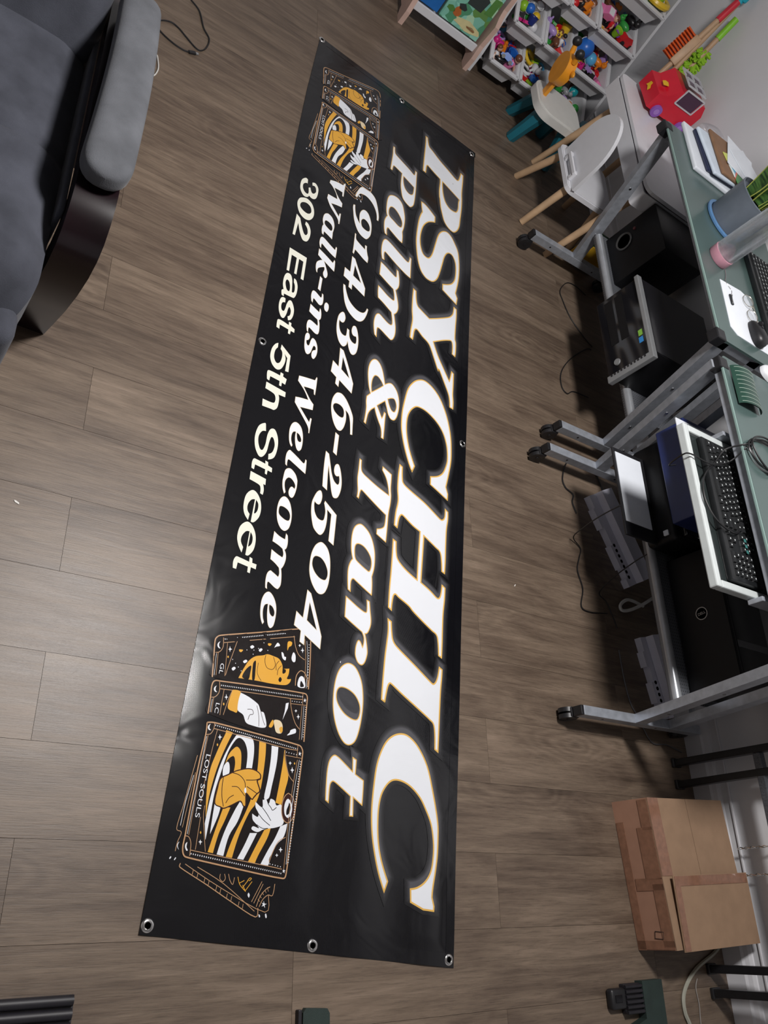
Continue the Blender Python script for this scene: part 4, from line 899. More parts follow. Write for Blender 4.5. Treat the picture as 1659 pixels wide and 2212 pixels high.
deskA = desk(1.580, 2.512, 0.0, 'silver framed desk with green glass top beside the white play table', 2.030, 2.046)
deskB = desk(0.540, 1.458, -0.067, 'silver framed desk with green glass top and pull-out keyboard tray', 1.950, 2.014)
# pull-out keyboard tray of the nearer desk
TRX0, TRX1, TRY0, TRY1, TRZ = 1.858, 2.200, 0.738, 1.232, 0.628
M_tray = mat('tray_frame_white', (0.52, 0.56, 0.56), 0.3, var=0.04)
M_tglass = mat('smoked_glass', (0.022, 0.028, 0.028), 0.16, spec=0.6)
fr = MB(); fr.rbox(TRX0, TRX0 + 0.022, TRY0, TRY1, TRZ, TRZ + 0.026, 0.004); fr.rbox(TRX1 - 0.022, TRX1, TRY0, TRY1, TRZ, TRZ + 0.026, 0.004)
fr.rbox(TRX0 + 0.0225, TRX1 - 0.0225, TRY0, TRY0 + 0.022, TRZ, TRZ + 0.026, 0.004); fr.rbox(TRX0 + 0.0225, TRX1 - 0.0225, TRY1 - 0.022, TRY1, TRZ, TRZ + 0.026, 0.004)
tray = fr.build('keyboard_tray', M_tray, deskB)
MB().box(TRX0 + 0.021, TRX1 - 0.021, TRY0 + 0.021, TRY1 - 0.021, TRZ + 0.006, TRZ + 0.014).build('glass_panel', M_tglass, tray)
for y in (TRY0 - 0.009, TRY1 + 0.009):
    MB().rbox(2.02, 2.44, y - 0.007, y + 0.007, TRZ + 0.006, TRZ + 0.050, 0.002).build('slide_rail', M_alu, tray)
    MB().rbox(2.05, 2.09, y - 0.006, y + 0.006, TRZ + 0.048, 0.7215, 0.002).build('slide_hanger', M_alu, tray)
    MB().rbox(2.36, 2.40, y - 0.006, y + 0.006, TRZ + 0.048, 0.7215, 0.002).build('slide_hanger', M_alu, tray)

# keyboards: body plus single keys (long side along y; rows run towards +x)
M_kb = mat('keyboard_black', (0.010, 0.011, 0.012), 0.35, var=0.2)
M_key = mat('keycap_black', (0.016, 0.017, 0.018), 0.38, var=0.15)
M_print = mat('key_legend', (0.62, 0.66, 0.66), 0.5)
M_teal = mat('key_teal', (0.04, 0.16, 0.15), 0.45)
def key_mesh(w):
    k = MB(); a, b, c, e = 0.0072, w / 2 - 0.0009, 0.0058, w / 2 - 0.0023
    k.add([(-a, -b, 0), (a, -b, 0), (a, b, 0), (-a, b, 0), (-c, -e, 0.0055), (c, -e, 0.0055), (c, e, 0.0055), (-c, e, 0.0055)], [(4, 5, 6, 7), (0, 1, 5, 4), (1, 2, 6, 5), (2, 3, 7, 6), (3, 0, 4, 7)])
    k.mi = 1
    k.add([(-0.0015, -0.0022, 0.0057), (0.0025, -0.0022, 0.0057), (0.0025, 0.0018, 0.0057), (-0.0015, 0.0018, 0.0057)], [(0, 1, 2, 3)])
    me = k.mesh('key'); me.materials.append(M_key); me.materials.append(M_print)
    return me
KM = {}
def keyboard(x0, x1, y0, y1, z, label, teal=False):
    r = thing('keyboard', label, 'keyboard', ((x0 + x1) / 2, (y0 + y1) / 2, z))
    MB().rbox(x0, x1, y0, y1, z, z + 0.018, 0.004).build('body', M_kb, r, smooth=True)
    rows = [[1] * 1 + [0.6] + [1] * 4 + [.4] + [1] * 4 + [.4] + [1] * 4 + [.5] + [1] * 3,
            [1] * 13 + [2] + [.4] + [1] * 3 + [.4] + [1] * 4, [1.5] + [1] * 12 + [1.5] + [.4] + [1] * 3 + [.4] + [1] * 4,
            [1.75] + [1] * 11 + [2.25] + [3.8] + [1] * 4, [2.25] + [1] * 10 + [2.75] + [1.4] + [1] + [1.4] + [1] * 4, [1.25] * 3 + [6.25] + [1.25] * 4 + [.4] + [1] * 3 + [.4] + [2, 1, 1]]
    gaps = (.6, .4, .5, 3.8, 1.4)
    u = (y1 - y0 - 0.012) / 23.2
    px = (x1 - x0 - 0.028) / 6.0
    for ri, row in enumerate(rows):
        yy = y1 - 0.006; xx = x1 - 0.014 - px * (ri + 0.5)
        for w in row:
            if w not in gaps:
                kk = (round(w * u, 5))
                if kk not in KM: KM[kk] = key_mesh(w * u)
                o = bpy.data.objects.new('key', KM[kk]); COL.objects.link(o); o.parent = r
                o.location = Vector((xx, yy - w * u / 2, z + 0.0175)) - r.location
            yy -= w * u
    if teal:
        for i in range(3): MB().box(x1 - 0.062, x1 - 0.052, y0 + 0.126 - i * 0.017, y0 + 0.136 - i * 0.017, z + 0.0232, z + 0.0240).build('teal_key_marking', M_teal, r)
    return r
keyboard(1.925, 2.078, 0.768, 1.206, TRZ + 0.0145, 'black keyboard with white key legends on the pull-out tray', True)
keyboard(2.345, 2.500, 1.660, 2.080, ZT + 0.0082, 'black keyboard on the desk beside the clear tumbler')

# ================================================================== THINGS ON AND UNDER THE DESKS
ZD = ZT + 0.0083; ZS = 0.2545
M_gloss = mat('gloss_black', (0.006, 0.006, 0.008), 0.08, spec=0.6, var=0.1)
M_satin = mat('satin_black', (0.0045, 0.0045, 0.0055), 0.42, spec=0.3, var=0.2, bump=0.08, bscale=300)
M_silver = mat('silver_plastic', (0.30, 0.31, 0.32), 0.32, 0.4, var=0.05)
M_paper = mat('white_paper', (0.74, 0.78, 0.84), 0.7, var=0.02)
# subwoofer cube on the far shelf
t = thing('subwoofer', 'black cube subwoofer with a round port on the far desk shelf', 'speaker', (2.40, 2.39, ZS))
MB().rbox(2.268, 2.505, 2.235, 2.472, ZS, 0.500, 0.006).build('cabinet', M_satin, t, smooth=True)
MB().lathe([(0.030, 0.0), (0.037, 0.0), (0.039, 0.003), (0.036, 0.006), (0.031, 0.004), (0.030, 0.0)], (2.268, 2.400, 0.335), (-1, 0, 0)).build('port_ring', mat('port_grey', (0.05, 0.05, 0.05), 0.3), t, smooth=True)
MB().lathe([(0.0, 0.0012), (0.031, 0.0012)], (2.268, 2.400, 0.335), (-1, 0, 0)).build('port', M_gloss, t)
MB().lathe([(0.0, 0.004), (0.006, 0.004), (0.007, 0.0)], (2.268, 2.425, 0.392), (-1, 0, 0), seg=16).build('badge', mat('badge_red', (0.12, 0.03, 0.03), 0.3), t)
# desktop computer lying on its side
t = thing('desktop_computer', 'gloss black desktop computer lying on its side with green and blue stickers', 'computer', (2.32, 1.88, ZS))
MB().rbox(2.135, 2.520, 1.722, 2.055, ZS, 0.452, 0.006).build('case', M_satin, t, smooth=True)
MB().rbox(2.122, 2.1345, 1.724, 2.053, ZS + 0.002, 0.450, 0.003).build('front_panel', M_gloss, t)
MB().box(2.140, 2.515, 1.726, 2.050, 0.4521, 0.4535).build('gloss_side', M_gloss, t)
MB().rbox(2.112, 2.136, 1.716, 2.058, 0.438, 0.456, 0.003).build('silver_edge', M_silver, t)
sb = MB().rbox(2.112, 2.136, 1.694, 1.7215, ZS + 0.002, 0.456, 0.003).build('silver_end', M_silver, t)
v_ = MB()
for i in range(11): v_.box(2.1105, 2.113, 1.712, 1.7195, 0.275 + 0.0145 * i, 0.2815 + 0.0145 * i)
v_.build('vent_slot', M_blkp, sb)
MB().lathe([(0.0, 0.004), (0.012, 0.004), (0.0135, 0.0)], (2.122, 1.765, 0.304), (-1, 0, 0), seg=24).build('power_button', M_silver, t, smooth=True)
MB().rbox(2.1205, 2.122, 1.812, 1.836, 0.408, 0.426, 0.0004, 1).build('sticker', mat('sticker_green', (0.22, 0.48, 0.06), 0.35), t)['label'] = 'bright green sticker'
MB().rbox(2.1205, 2.122, 1.783, 1.806, 0.406, 0.424, 0.0004, 1).build('sticker', mat('sticker_blue', (0.03, 0.22, 0.55), 0.35), t)['label'] = 'blue sticker'
for i in range(2): MB().rbox(2.1205, 2.122, 1.84, 2.035, 0.292 + 0.045 * i, 0.326 + 0.045 * i, 0.0006, 1).build('drive_bay', M_satin, t)
# printer with paper on its flap
t = thing('printer', 'black inkjet printer with white paper on its open tray', 'printer', (2.27, 1.24, ZS))
MB().rbox(2.172, 2.455, 1.060, 1.425, ZS, 0.372, 0.018, 3).build('body', M_satin, t, smooth=True)
MB().rbox(2.200, 2.450, 1.068, 1.415, 0.3725, 0.394, 0.006).build('lid', M_gloss, t, smooth=True)
MB().rbox(2.012, 2.1715, 1.058, 1.378, 0.293, 0.301, 0.003).build('paper_tray', M_blkp, t)
MB().box(2.020, 2.150, 1.106, 1.360, 0.3013, 0.3035).build('paper_sheet', M_paper, t)
MB().rbox(2.165, 2.172, 1.078, 1.096, 0.330, 0.348, 0.0015, 1).build('label_square', M_paper, t)
# dark blue box lying on the printer
t = thing('storage_box', 'dark blue cardboard box on top of the printer', 'box', (2.25, 1.27, 0.3945))
M_navy = mat('navy_card', (0.016, 0.026, 0.105), 0.38, var=0.25, vscale=9)
MB().rbox(2.125, 2.430, 1.085, 1.418, 0.3945, 0.486, 0.004).build('box_body', M_navy, t)
MB().rbox(2.120, 2.435, 1.080, 1.423, 0.4862, 0.506, 0.003).build('lid', M_navy, t)
# white-bordered picture lying on the blue box
t = thing('picture_card', 'teal picture card with a white border on the blue box', 'picture', (2.19, 1.30, 0.507))
MB().rbox(2.072, 2.300, 1.190, 1.402, 0.5065, 0.5115, 0.001, 1).build('border', M_paper, t)
MB().box(2.092, 2.282, 1.208, 1.384, 0.5116, 0.5122).build('picture', mat('picture_teal', (0.025, 0.13, 0.21), 0.4, var=0.8, vscale=14), t)
# tower with the round logo
t = thing('tower_computer', 'black tower computer with a round silver DELL logo on the near shelf', 'computer', (2.36, 0.80, ZS))
MB().rbox(2.270, 2.450, 0.585, 1.040, ZS, 0.440, 0.006).build('case', M_satin, t, smooth=True)
MB().rbox(2.262, 2.2702, 0.590, 1.035, ZS + 0.004, 0.436, 0.003, 1).build('front_panel', mat('matte_black', (0.006, 0.006, 0.007), 0.45, spec=0.25), t)
MB().box(2.2745, 2.445, 0.70, 0.722, 0.4402, 0.4415).build('top_stripe', mat('dark_grey', (0.05, 0.05, 0.055), 0.4), t)
M_logo = mat('logo_silver', (0.42, 0.42, 0.42), 0.35, 0.5)
lg = MB().lathe([(0.0178, 0.0), (0.0182, 0.002), (0.0205, 0.002), (0.0210, 0.0), (0.0178, 0.0)], (2.2618, 0.828, 0.350), (-1, 0, 0), seg=36).build('logo_ring', M_logo, t)
text_mesh('DELL', 0.0125, frame((2.2608, 0.828, 0.350), (0, 0.12, 0.99), (0, 0.99, -0.12), (-1, 0, 0)), 'logo_letters', M_logo, lg)
# white plastic channel panels under the shelf
M_wpl = mat('white_plastic', (0.66, 0.66, 0.76), 0.42, var=0.03)
def panel(p0, p1, w, z, label, holes):
    p0, p1 = Vector(p0), Vector(p1); d = (p1 - p0); Ln = d.length; d.normalize(); n = Vector((-d.y, d.x, 0))
    if n.x < 0: n = -n
    r = thing('plastic_channel', label, 'plastic channel', tuple(p0.lerp(p1, 0.5)))
    edge = [(0, 0.010), (0.05, 0.010), (0.05, 0), (Ln * .36, 0), (Ln * .36, 0.012), (Ln * .55, 0.012), (Ln * .55, 0), (Ln * .80, 0), (Ln * .80, 0.012), (Ln - 0.035, 0.012), (Ln - 0.03, 0), (Ln, 0.0), (Ln, w), (0, w)]
    b = MB(); b.prism(edge, (p0.x, p0.y, 0.0 if d.cross(n).z > 0 else z), d, n, z); body = b.build('channel_base', M_wpl, r)
    rb = MB(); q0 = p0 + n * w * 0.68; q1 = p1 + n * w * 0.68
    rb.bar((q0.x, q0.y, z + 0.016), (q1.x, q1.y, z + 0.016), w * 0.55, 0.031); rb.build('ridge', M_wpl, r)
    for k in range(holes):
        c = p0 + d * (Ln * 0.56 + 0.021 * k) + n * 0.022
        MB().lathe([(0.0, 0.0006), (0.0068, 0.0006)], (c.x, c.y, z), seg=16).build('hole', M_blkp, body)
    return r
panel((2.205, 1.365, 0), (2.368, 1.043, 0), 0.125, 0.026, 'white plastic channel with a row of holes under the printer', 7)
panel((2.372, 0.855, 0), (2.432, 0.575, 0), 0.100, 0.026, 'white plastic channel with holes under the tower computer', 4)

# ---- on the far desk
# pile of mail: bagged envelopes, a boxed book and loose sheets
def sheet(name, label, cat, c, w, l, th, rz, mt, z, group=None, tilt=0.0):
    M = Matrix.Translation(Vector((c[0], c[1], z))) @ Matrix.Rotation(rz, 4, 'Z') @ Matrix.Rotation(tilt, 4, 'Y')
    return M
M_env = mat('envelope_white', (0.70, 0.74, 0.80), 0.6, var=0.03, vscale=20)
M_env2 = mat('envelope_blue_white', (0.60, 0.68, 0.78), 0.6, var=0.05)
M_dk = mat('navy_plastic', (0.02, 0.025, 0.06), 0.3)
M_brown = mat('kraft', (0.22, 0.12, 0.065), 0.6, var=0.1)
def multi(name, mt, col2):
    M = bpy.data.materials.new(name); M.use_nodes = True; nt = M.node_tree; b = nt.nodes['Principled BSDF']; b.inputs['Roughness'].default_value = 0.4
    tc = nt.nodes.new('ShaderNodeTexCoord'); vo = nt.nodes.new('ShaderNodeTexVoronoi'); vo.inputs['Scale'].default_value = mt; nt.links.new(tc.outputs['Object'], vo.inputs['Vector'])
    sep = nt.nodes.new('ShaderNodeSeparateColor'); nt.links.new(vo.outputs['Color'], sep.inputs[0])
    rp = nt.nodes.new('ShaderNodeValToRGB'); rp.color_ramp.interpolation = 'CONSTANT'; n = len(col2)
    rp.color_ramp.elements[0].color = lin(col2[0]) + (1,); rp.color_ramp.elements[1].position = 1 / n; rp.color_ramp.elements[1].color = lin(col2[1]) + (1,)
    for i in range(2, n): e = rp.color_ramp.elements.new(i / n); e.color = lin(col2[i]) + (1,)
    nt.links.new(sep.outputs[0], rp.inputs['Fac']); nt.links.new(rp.outputs['Color'], b.inputs['Base Color'])
    return M
z = ZD
pile = [('envelope', 'thick white bubble envelope at the bottom of the mail pile', 'envelope', 0.24, 0.24, 0.016, 0.00, (2.260, 2.470), M_env),
        ('plastic_case', 'slim navy plastic case in the mail pile', 'case', 0.19, 0.20, 0.014, 0.10, (2.285, 2.475), M_dk),
        ('envelope', 'pale blue envelope above the navy case', 'envelope', 0.21, 0.22, 0.012, 0.16, (2.300, 2.470), M_env2),
        ('cardboard_mailer', 'brown cardboard mailer near the top of the mail pile', 'mailer', 0.17, 0.22, 0.012, 0.05, (2.330, 2.475), M_brown),
        ('leaflet', 'colourful printed leaflet under the white letters', 'leaflet', 0.19, 0.16, 0.003, 0.35, (2.400, 2.440), multi('leaflet_print', 16, ['#4d8a4f', '#d9e4e4', '#4aa3c7', '#c9d06a', '#cf6a5a', '#5d9a55'])),
        ('letter_sheet', 'white letter on top of the mail pile', 'letter', 0.15, 0.20, 0.0015, -0.35, (2.395, 2.500), M_paper),
        ('letter_sheet', 'folded white letter reaching over the edge of the mail pile', 'letter', 0.13, 0.19, 0.002, 0.55, (2.440, 2.480), M_env)]
for nm, lab, cat, w, l, th, rz, c, mt in pile:
    M = Matrix.Translation(Vector((c[0], c[1], z))) @ Matrix.Rotation(rz, 4, 'Z')
    r = MB().rbox(-w / 2, w / 2, -l / 2, l / 2, 0, th, min(th * 0.4, 0.005), 2).build(nm, mt, None, org=(0, 0, 0)); r.matrix_world = M
    tag(r, lab, cat); z += th + 0.0006
# clear plastic bag slumped over the far end of the pile
M_clear = mat('clear_film', (0.80, 0.82, 0.85), 0.12, trans=0.9, alpha=0.35)
bag = MB().ell((2.300, 2.612, ZD + 0.030), 0.075, 0.040, 0.030, p=1.2).build('plastic_bag', M_clear, None, org=(2.300, 2.612, ZD), smooth=True)
tag(bag, 'clear plastic bag beside the mail pile', 'bag')
# grey pot with snake plant
PX, PY = 2.262, 2.165
t = thing('potted_plant', 'snake plant in a smooth grey pot with a blue foot ring', 'plant', (PX, PY, ZD))
M_pot = mat('pot_grey', (0.115, 0.135, 0.165), 0.38, var=0.06)
MB().lathe([(0.0, 0), (0.074, 0), (0.077, 0.010), (0.083, 0.128), (0.085, 0.138), (0.080, 0.140), (0.077, 0.126), (0.0, 0.124)], (PX, PY, ZD), seg=40).build('pot', M_pot, t, smooth=True)
MB().lathe([(0.088, 0.0), (0.092, 0.004), (0.092, 0.010), (0.087, 0.013), (0.080, 0.012), (0.078, 0.0)], (PX, PY, ZD), seg=40).build('foot_ring', mat('ring_blue', (0.09, 0.20, 0.38), 0.3), t, smooth=True)
MB().lathe([(0.0, 0.1245), (0.077, 0.1245)], (PX, PY, ZD + 0.001)).build('soil', mat('soil', (0.03, 0.02, 0.014), 0.9), t)
def leaf_mat():
    M = bpy.data.materials.new('snake_leaf'); M.use_nodes = True; nt = M.node_tree; b = nt.nodes['Principled BSDF']; b.inputs['Roughness'].default_value = 0.35
    tc = nt.nodes.new('ShaderNodeTexCoord'); mp = nt.nodes.new('ShaderNodeMapping'); mp.inputs['Scale'].default_value = (6, 6, 40); nt.links.new(tc.outputs['Object'], mp.inputs['Vector'])
    n = nt.nodes.new('ShaderNodeTexNoise'); n.inputs['Scale'].default_value = 3; n.inputs['Detail'].default_value = 4; nt.links.new(mp.outputs[0], n.inputs['Vector'])
    rp = nt.nodes.new('ShaderNodeValToRGB'); rp.color_ramp.elements[0].position = 0.38; rp.color_ramp.elements[0].color = (0.012, 0.035, 0.012, 1); rp.color_ramp.elements[1].position = 0.62; rp.color_ramp.elements[1].color = (0.07, 0.16, 0.035, 1)
    nt.links.new(n.outputs['Fac'], rp.inputs['Fac']); nt.links.new(rp.outputs['Color'], b.inputs['Base Color'])
    return M
M_leaf = leaf_mat(); M_lrim = mat('leaf_margin', (0.32, 0.36, 0.08), 0.4)
rl = random.Random(11)
for k in range(9):
    a = 2 * PI * k / 9 + rl.uniform(-.3, .3); r0 = 0.010 + 0.045 * (k % 3) / 2; bx, by = PX + r0 * math.cos(a), PY + r0 * math.sin(a)
    H = rl.uniform(0.20, 0.33); lean = rl.uniform(0.03, 0.13); fa = a + rl.uniform(-0.8, 0.8); wd = rl.uniform(0.022, 0.030)
    def lf(u, v, H=H, lean=lean, a=a, fa=fa, wd=wd, bx=bx, by=by, off=0.0):
        w = wd * (0.55 + 0.9 * math.sin(PI * min(1, v * 0.62 + 0.2)) - 0.45) * (1.0 if v < .75 else max(0.03, 1 - ((v - .75) / .25) ** 1.6)); s_ = (u - 0.5) * 2
        c = Vector((bx + math.cos(a) * lean * v * v, by + math.sin(a) * lean * v * v, ZD + 0.125 + H * v)); tx = Vector((-math.sin(fa), math.cos(fa), 0)); nx = Vector((math.cos(fa), math.sin(fa), 0))
        return c + tx * s_ * w + nx * (0.010 * (s_ * s_) + off)
    g = MB(); g.grid(lambda u, v: lf(u, v), 7, 14); g.grid(lambda u, v: lf(u, v, off=0.0025), 7, 14)
    L_ = g.build('leaf', M_leaf, t, smooth=True)
    e = MB()
    for uu in (0.0, 1.0): e.tube([lf(uu, i / 13, off=0.001) for i in range(14)], 0.0022, 5)
    e.build('leaf_margin', M_lrim, L_, smooth=True)
# clear tumbler with pink base
t = thing('tumbler', 'clear plastic tumbler with a pink base standing on the desk', 'tumbler', (2.150, 1.940, ZD))
M_cup = mat('clear_plastic', (0.90, 0.92, 0.95), 0.06, trans=1.0, alpha=0.55)
MB().lathe([(0.0, 0.0), (0.040, 0.0), (0.043, 0.004), (0.044, 0.030), (0.0, 0.030)], (2.150, 1.940, ZD), seg=36).build('base', mat('pink_rubber', (0.55, 0.27, 0.34), 0.45), t, smooth=True)
MB().lathe([(0.0410, 0.031), (0.0440, 0.036), (0.0455, 0.210), (0.047, 0.214), (0.0455, 0.216), (0.0435, 0.212), (0.0415, 0.036), (0.0, 0.034)], (2.150, 1.940, ZD), seg=36).build('cup', M_cup, t, smooth=True)
# white mouse mat sheet with eyeglasses, hair clip and mouse
r = MB().prism([(2.128, 1.838), (2.118, 1.640), (2.150, 1.618), (2.340, 1.618), (2.338, 1.700), (2.280, 1.842), (2.250, 1.850)], (0, 0, ZD), (1, 0, 0), (0, 1, 0), 0.002).build('paper_sheet', M_paper, None, org=(2.22, 1.73, ZD)); tag(r, 'white paper sheet under the eyeglasses and black mouse', 'paper')
ZP = ZD + 0.0023
t = thing('eyeglasses', 'thin metal eyeglasses lying folded on the white paper', 'glasses', (2.265, 1.775, ZP))
M_gold = mat('glasses_metal', (0.55, 0.50, 0.42), 0.2, 1.0); M_lens = mat('lens', (0.7, 0.74, 0.76), 0.05, trans=0.9, alpha=0.4)
for s_, yy in ((0, 1.805), (1, 1.742)):
    pts = [Vector((2.262 + 0.019 * math.cos(q), yy + 0.025 * math.sin(q), ZP + 0.010 + 0.006 * math.cos(q))) for q in np.linspace(0, 2 * PI, 20)[:-1]]
    MB().tube(pts, 0.0011, 6, True).build('rim', M_gold, t, smooth=True)
    lz = MB(); lz.add(pts, [tuple(range(len(pts)))]); lz.build('lens', M_lens, t)
    MB().tube(smooth_path([(2.275, yy + (0.022 if s_ == 0 else -0.022), ZP + 0.014), (2.285, yy + (0.03 if s_ == 0 else -0.03), ZP + 0.010), (2.300, 1.775, ZP + 0.006), (2.295, 1.72 if s_ == 0 else 1.83, ZP + 0.004)]), 0.0012, 6).build('temple', M_gold, t, smooth=True)
MB().tube([(2.262, 1.780, ZP + 0.013), (2.268, 1.7735, ZP + 0.017), (2.262, 1.767, ZP + 0.013)], 0.0011, 6).build('bridge', M_gold, t)
t = thing('necklace_chain', 'thin silver chain lying over the corner of the white paper', 'chain', (2.17, 1.86, ZP))
MB().tube(smooth_path([(2.180, 1.905, ZD + 0.0016), (2.176, 1.880, ZD + 0.0016), (2.168, 1.862, ZD + 0.0018), (2.160, 1.846, ZD + 0.003), (2.166, 1.830, ZP + 0.0012), (2.182, 1.815, ZP + 0.0012), (2.176, 1.798, ZP + 0.0012)]), 0.0012, 6).build('chain', M_gro, t, smooth=True)
MB().lathe([(0.0, 0.0004), (0.004, 0.0004), (0.005, 0.002), (0.0, 0.003)], (2.176, 1.794, ZP), seg=14).build('pendant', M_gro, t, smooth=True)
t = thing('hair_clip', 'small dark hair clip on the white paper', 'hair clip', (2.165, 1.775, ZP))
MB().rbox(2.156, 2.168, 1.745, 1.788, ZP, ZP + 0.006, 0.003).build('clip_bar', mat('dark_metal', (0.05, 0.055, 0.06), 0.3, 0.6), t, smooth=True)
MB().tube([(2.157, 1.747, ZP + 0.0065), (2.166, 1.787, ZP + 0.0065)], 0.0012, 6).build('clip_spring', M_gro, t)
def mouse(name, label, c, rz, m1, m2, m3, L_=0.105, W_=0.062, H_=0.034):
    t_ = thing('computer_mouse', label, 'mouse', c)
    M = Matrix.Translation(Vector(c)) @ Matrix.Rotation(rz, 4, 'Z')
    b = MB()
    def sh(u, v):
        a = 2 * PI * u; r_ = math.sin(PI * v / 2); x = L_ / 2 * r_ * math.copysign(abs(math.cos(a)) ** 0.75, math.cos(a)); y = W_ / 2 * r_ * math.copysign(abs(math.sin(a)) ** 0.75, math.sin(a))
        return M @ Vector((x, y, 0.001 + H_ * (math.cos(PI * v / 2) ** 0.55) * (1 - 0.28 * (x / (L_ / 2) + 0.2))))
    b.grid(sh, 32, 10, True); b.build('shell', m1, t_, smooth=True, angle=60)
    s2 = MB(); s2.cyl(M @ Vector((L_ * .27, -0.004, H_ * .80)), M @ Vector((L_ * .27, 0.004, H_ * .80)), 0.009, seg=16); s2.build('wheel', m2, t_, smooth=True)
    s3 = MB(); s3.bar(M @ Vector((L_ * 0.08, 0, H_ * .955)), M @ Vector((L_ * 0.17, 0, H_ * .93)), 0.003, 0.003); s3.build('button_gap', m3, t_)
    return t_
mouse('m', 'black computer mouse on the white paper', (2.262, 1.668, ZP), PI / 2, M_blkp, M_satin, M_gloss)
M_wg = mat('gloss_white', (0.74, 0.76, 0.80), 0.15); M_nv = mat('navy_gloss', (0.02, 0.022, 0.05), 0.2)
mouse('m', 'white and navy computer mouse between the two desks', (2.285, 1.512, ZD), 2.9, M_wg, M_nv, M_nv, 0.10, 0.058)
# ---- on the nearer desk
t = thing('ridged_cover', 'dark green ridged plastic cover curved over the front of the near desk', 'cover', (2.09, 1.385, ZD))
M_gr = mat('dark_green_plastic', (0.016, 0.050, 0.036), 0.28, var=0.1); M_gl = mat('pale_line', (0.36, 0.44, 0.38), 0.4)
def cov(u, v, off=0.0):
    a = PI * (0.06 + 0.88 * u); return Vector((2.095 - 0.058 * math.cos(a), 1.318 + 0.135 * v, ZD + 0.001 + (0.026 + off) * math.sin(a)))
g = MB(); g.grid(lambda u, v: cov(u, v), 16, 4); g.grid(lambda u, v: cov(u, v, -0.003), 16, 4); body = g.build('cover', M_gr, t, smooth=True)
for k in range(9):
    v = 0.05 + 0.9 * k / 8
    MB().tube([cov(u, v, 0.0006) for u in np.linspace(0.12, 0.75, 12)], 0.0007, 5).build('ridge', M_gl, t)
r = thing('laptop', 'closed dark laptop lying on the near desk', 'laptop', (2.30, 0.98, ZD))
MB().rbox(2.185, 2.420, 0.790, 1.150, ZD, ZD + 0.012, 0.003).build('base', M_satin, r)
MB().rbox(2.185, 2.420, 0.790, 1.150, ZD + 0.0125, ZD + 0.021, 0.003).build('screen_lid', M_gloss, r)
for i in range(3): MB().rbox(2.1838, 2.1852, 0.90 + 0.03 * i, 0.918 + 0.03 * i, ZD + 0.003, ZD + 0.009, 0.0004, 1).build('port', M_silver, r)
# coiled audio cable hanging over the desk edge onto the tray
M_wire = mat('black_cable', (0.010, 0.010, 0.011), 0.4, var=0.2)
t = thing('coiled_cable', 'coil of black cable with a gold plug hanging over the near desk edge', 'cable', (2.12, 1.16, ZD))
co = []
for k in range(40):
    a = 2 * PI * k / 13.0; co.append((2.115 + (0.085 + 0.012 * math.sin(k * .7)) * math.cos(a), 1.165 + (0.055 + 0.008 * math.cos(k * .9)) * math.sin(a), ZD + 0.004 + 0.00035 * k))
MB().tube(smooth_path(co, 4), 0.0030, 6).build('coil', M_wire, t, smooth=True)
MB().tube(smooth_path([(2.035, 1.172, ZD + 0.012), (2.012, 1.170, ZD + 0.004), (1.985, 1.165, 0.690), (1.950, 1.120, 0.668), (1.905, 1.080, 0.664), (1.875, 1.040, 0.666), (1.868, 0.985, 0.664), (1.900, 0.930, 0.666), (1.960, 0.905, 0.6725), (2.000, 0.925, 0.6725)]), 0.0028, 6).build('hanging_loop', M_wire, t, smooth=True)
MB().tube(smooth_path([(2.035, 1.160, ZD + 0.012), (2.014, 1.158, ZD + 0.004), (1.995, 1.130, 0.690), (1.930, 1.110, 0.670), (1.850, 1.120, 0.662), (1.842, 1.125, 0.640), (1.90, 1.15, 0.560), (2.0, 1.20, 0.52)]), 0.0022, 6).build('hanging_loop', M_wire, t, smooth=True)
MB().tube([(2.150, 1.222, ZD + 0.020), (2.160, 1.245, ZD + 0.021)], 0.0045, 10).build('gold_plug', mat('gold_metal', (0.70, 0.50, 0.20), 0.2, 1.0), t, smooth=True)
# ---- loose cables
def cable(label, pts, r=0.0022, mt=None, plug=None):
    t_ = thing('cable', label, 'cable', tuple(pts[0]))
    MB().tube(smooth_path(pts, 6), r, 6).build('wire', mt or M_wire, t_, smooth=True)
    if plug:
        a, b = Vector(plug[0]), Vector(plug[1]); MB().bar(a, b, 0.010, 0.006).build('plug', M_blkp, t_); d = (b - a).normalized()
        MB().bar(b, b + d * 0.010, 0.007, 0.0035).build('plug_tip', M_silver, t_)
    return t_
M_wc = mat('white_cable', (0.62, 0.61, 0.58), 0.45)
cable('black USB cable with a plug on the floor behind the recliner arm', [(0.525, 2.753, .004), (0.558, 2.723, .004), (0.579, 2.654, .004), (0.602, 2.616, .004), (0.596, 2.568, .004), (0.579, 2.537, .004), (0.559, 2.536, .004), (0.528, 2.558, .004), (0.497, 2.581, .004), (0.468, 2.586, .004), (0.435, 2.560, .004), (0.438, 2.520, .004), (0.482, 2.497, .004), (0.520, 2.492, .004), (0.540, 2.497, .004)], 0.0024, None, ((0.540, 2.497, .005), (0.562, 2.508, .005)))
cable('short loop of white cord on the floor beside the recliner', [(0.385, 2.39, .004), (0.437, 2.402, .004), (0.449, 2.379, .004), (0.453, 2.336, .004), (0.436, 2.294, .004), (0.385, 2.27, .004)], 0.0022, M_wc)
cable('thin black wire curving on the floor below the subwoofer', [(2.426, 2.44, .004), (2.366, 2.46, .004), (2.306, 2.45, .004), (2.251, 2.379, .004), (2.259, 2.329, .004), (2.295, 2.250, .004), (2.371, 2.176, .004), (2.412, 2.152, .004)], 0.002)
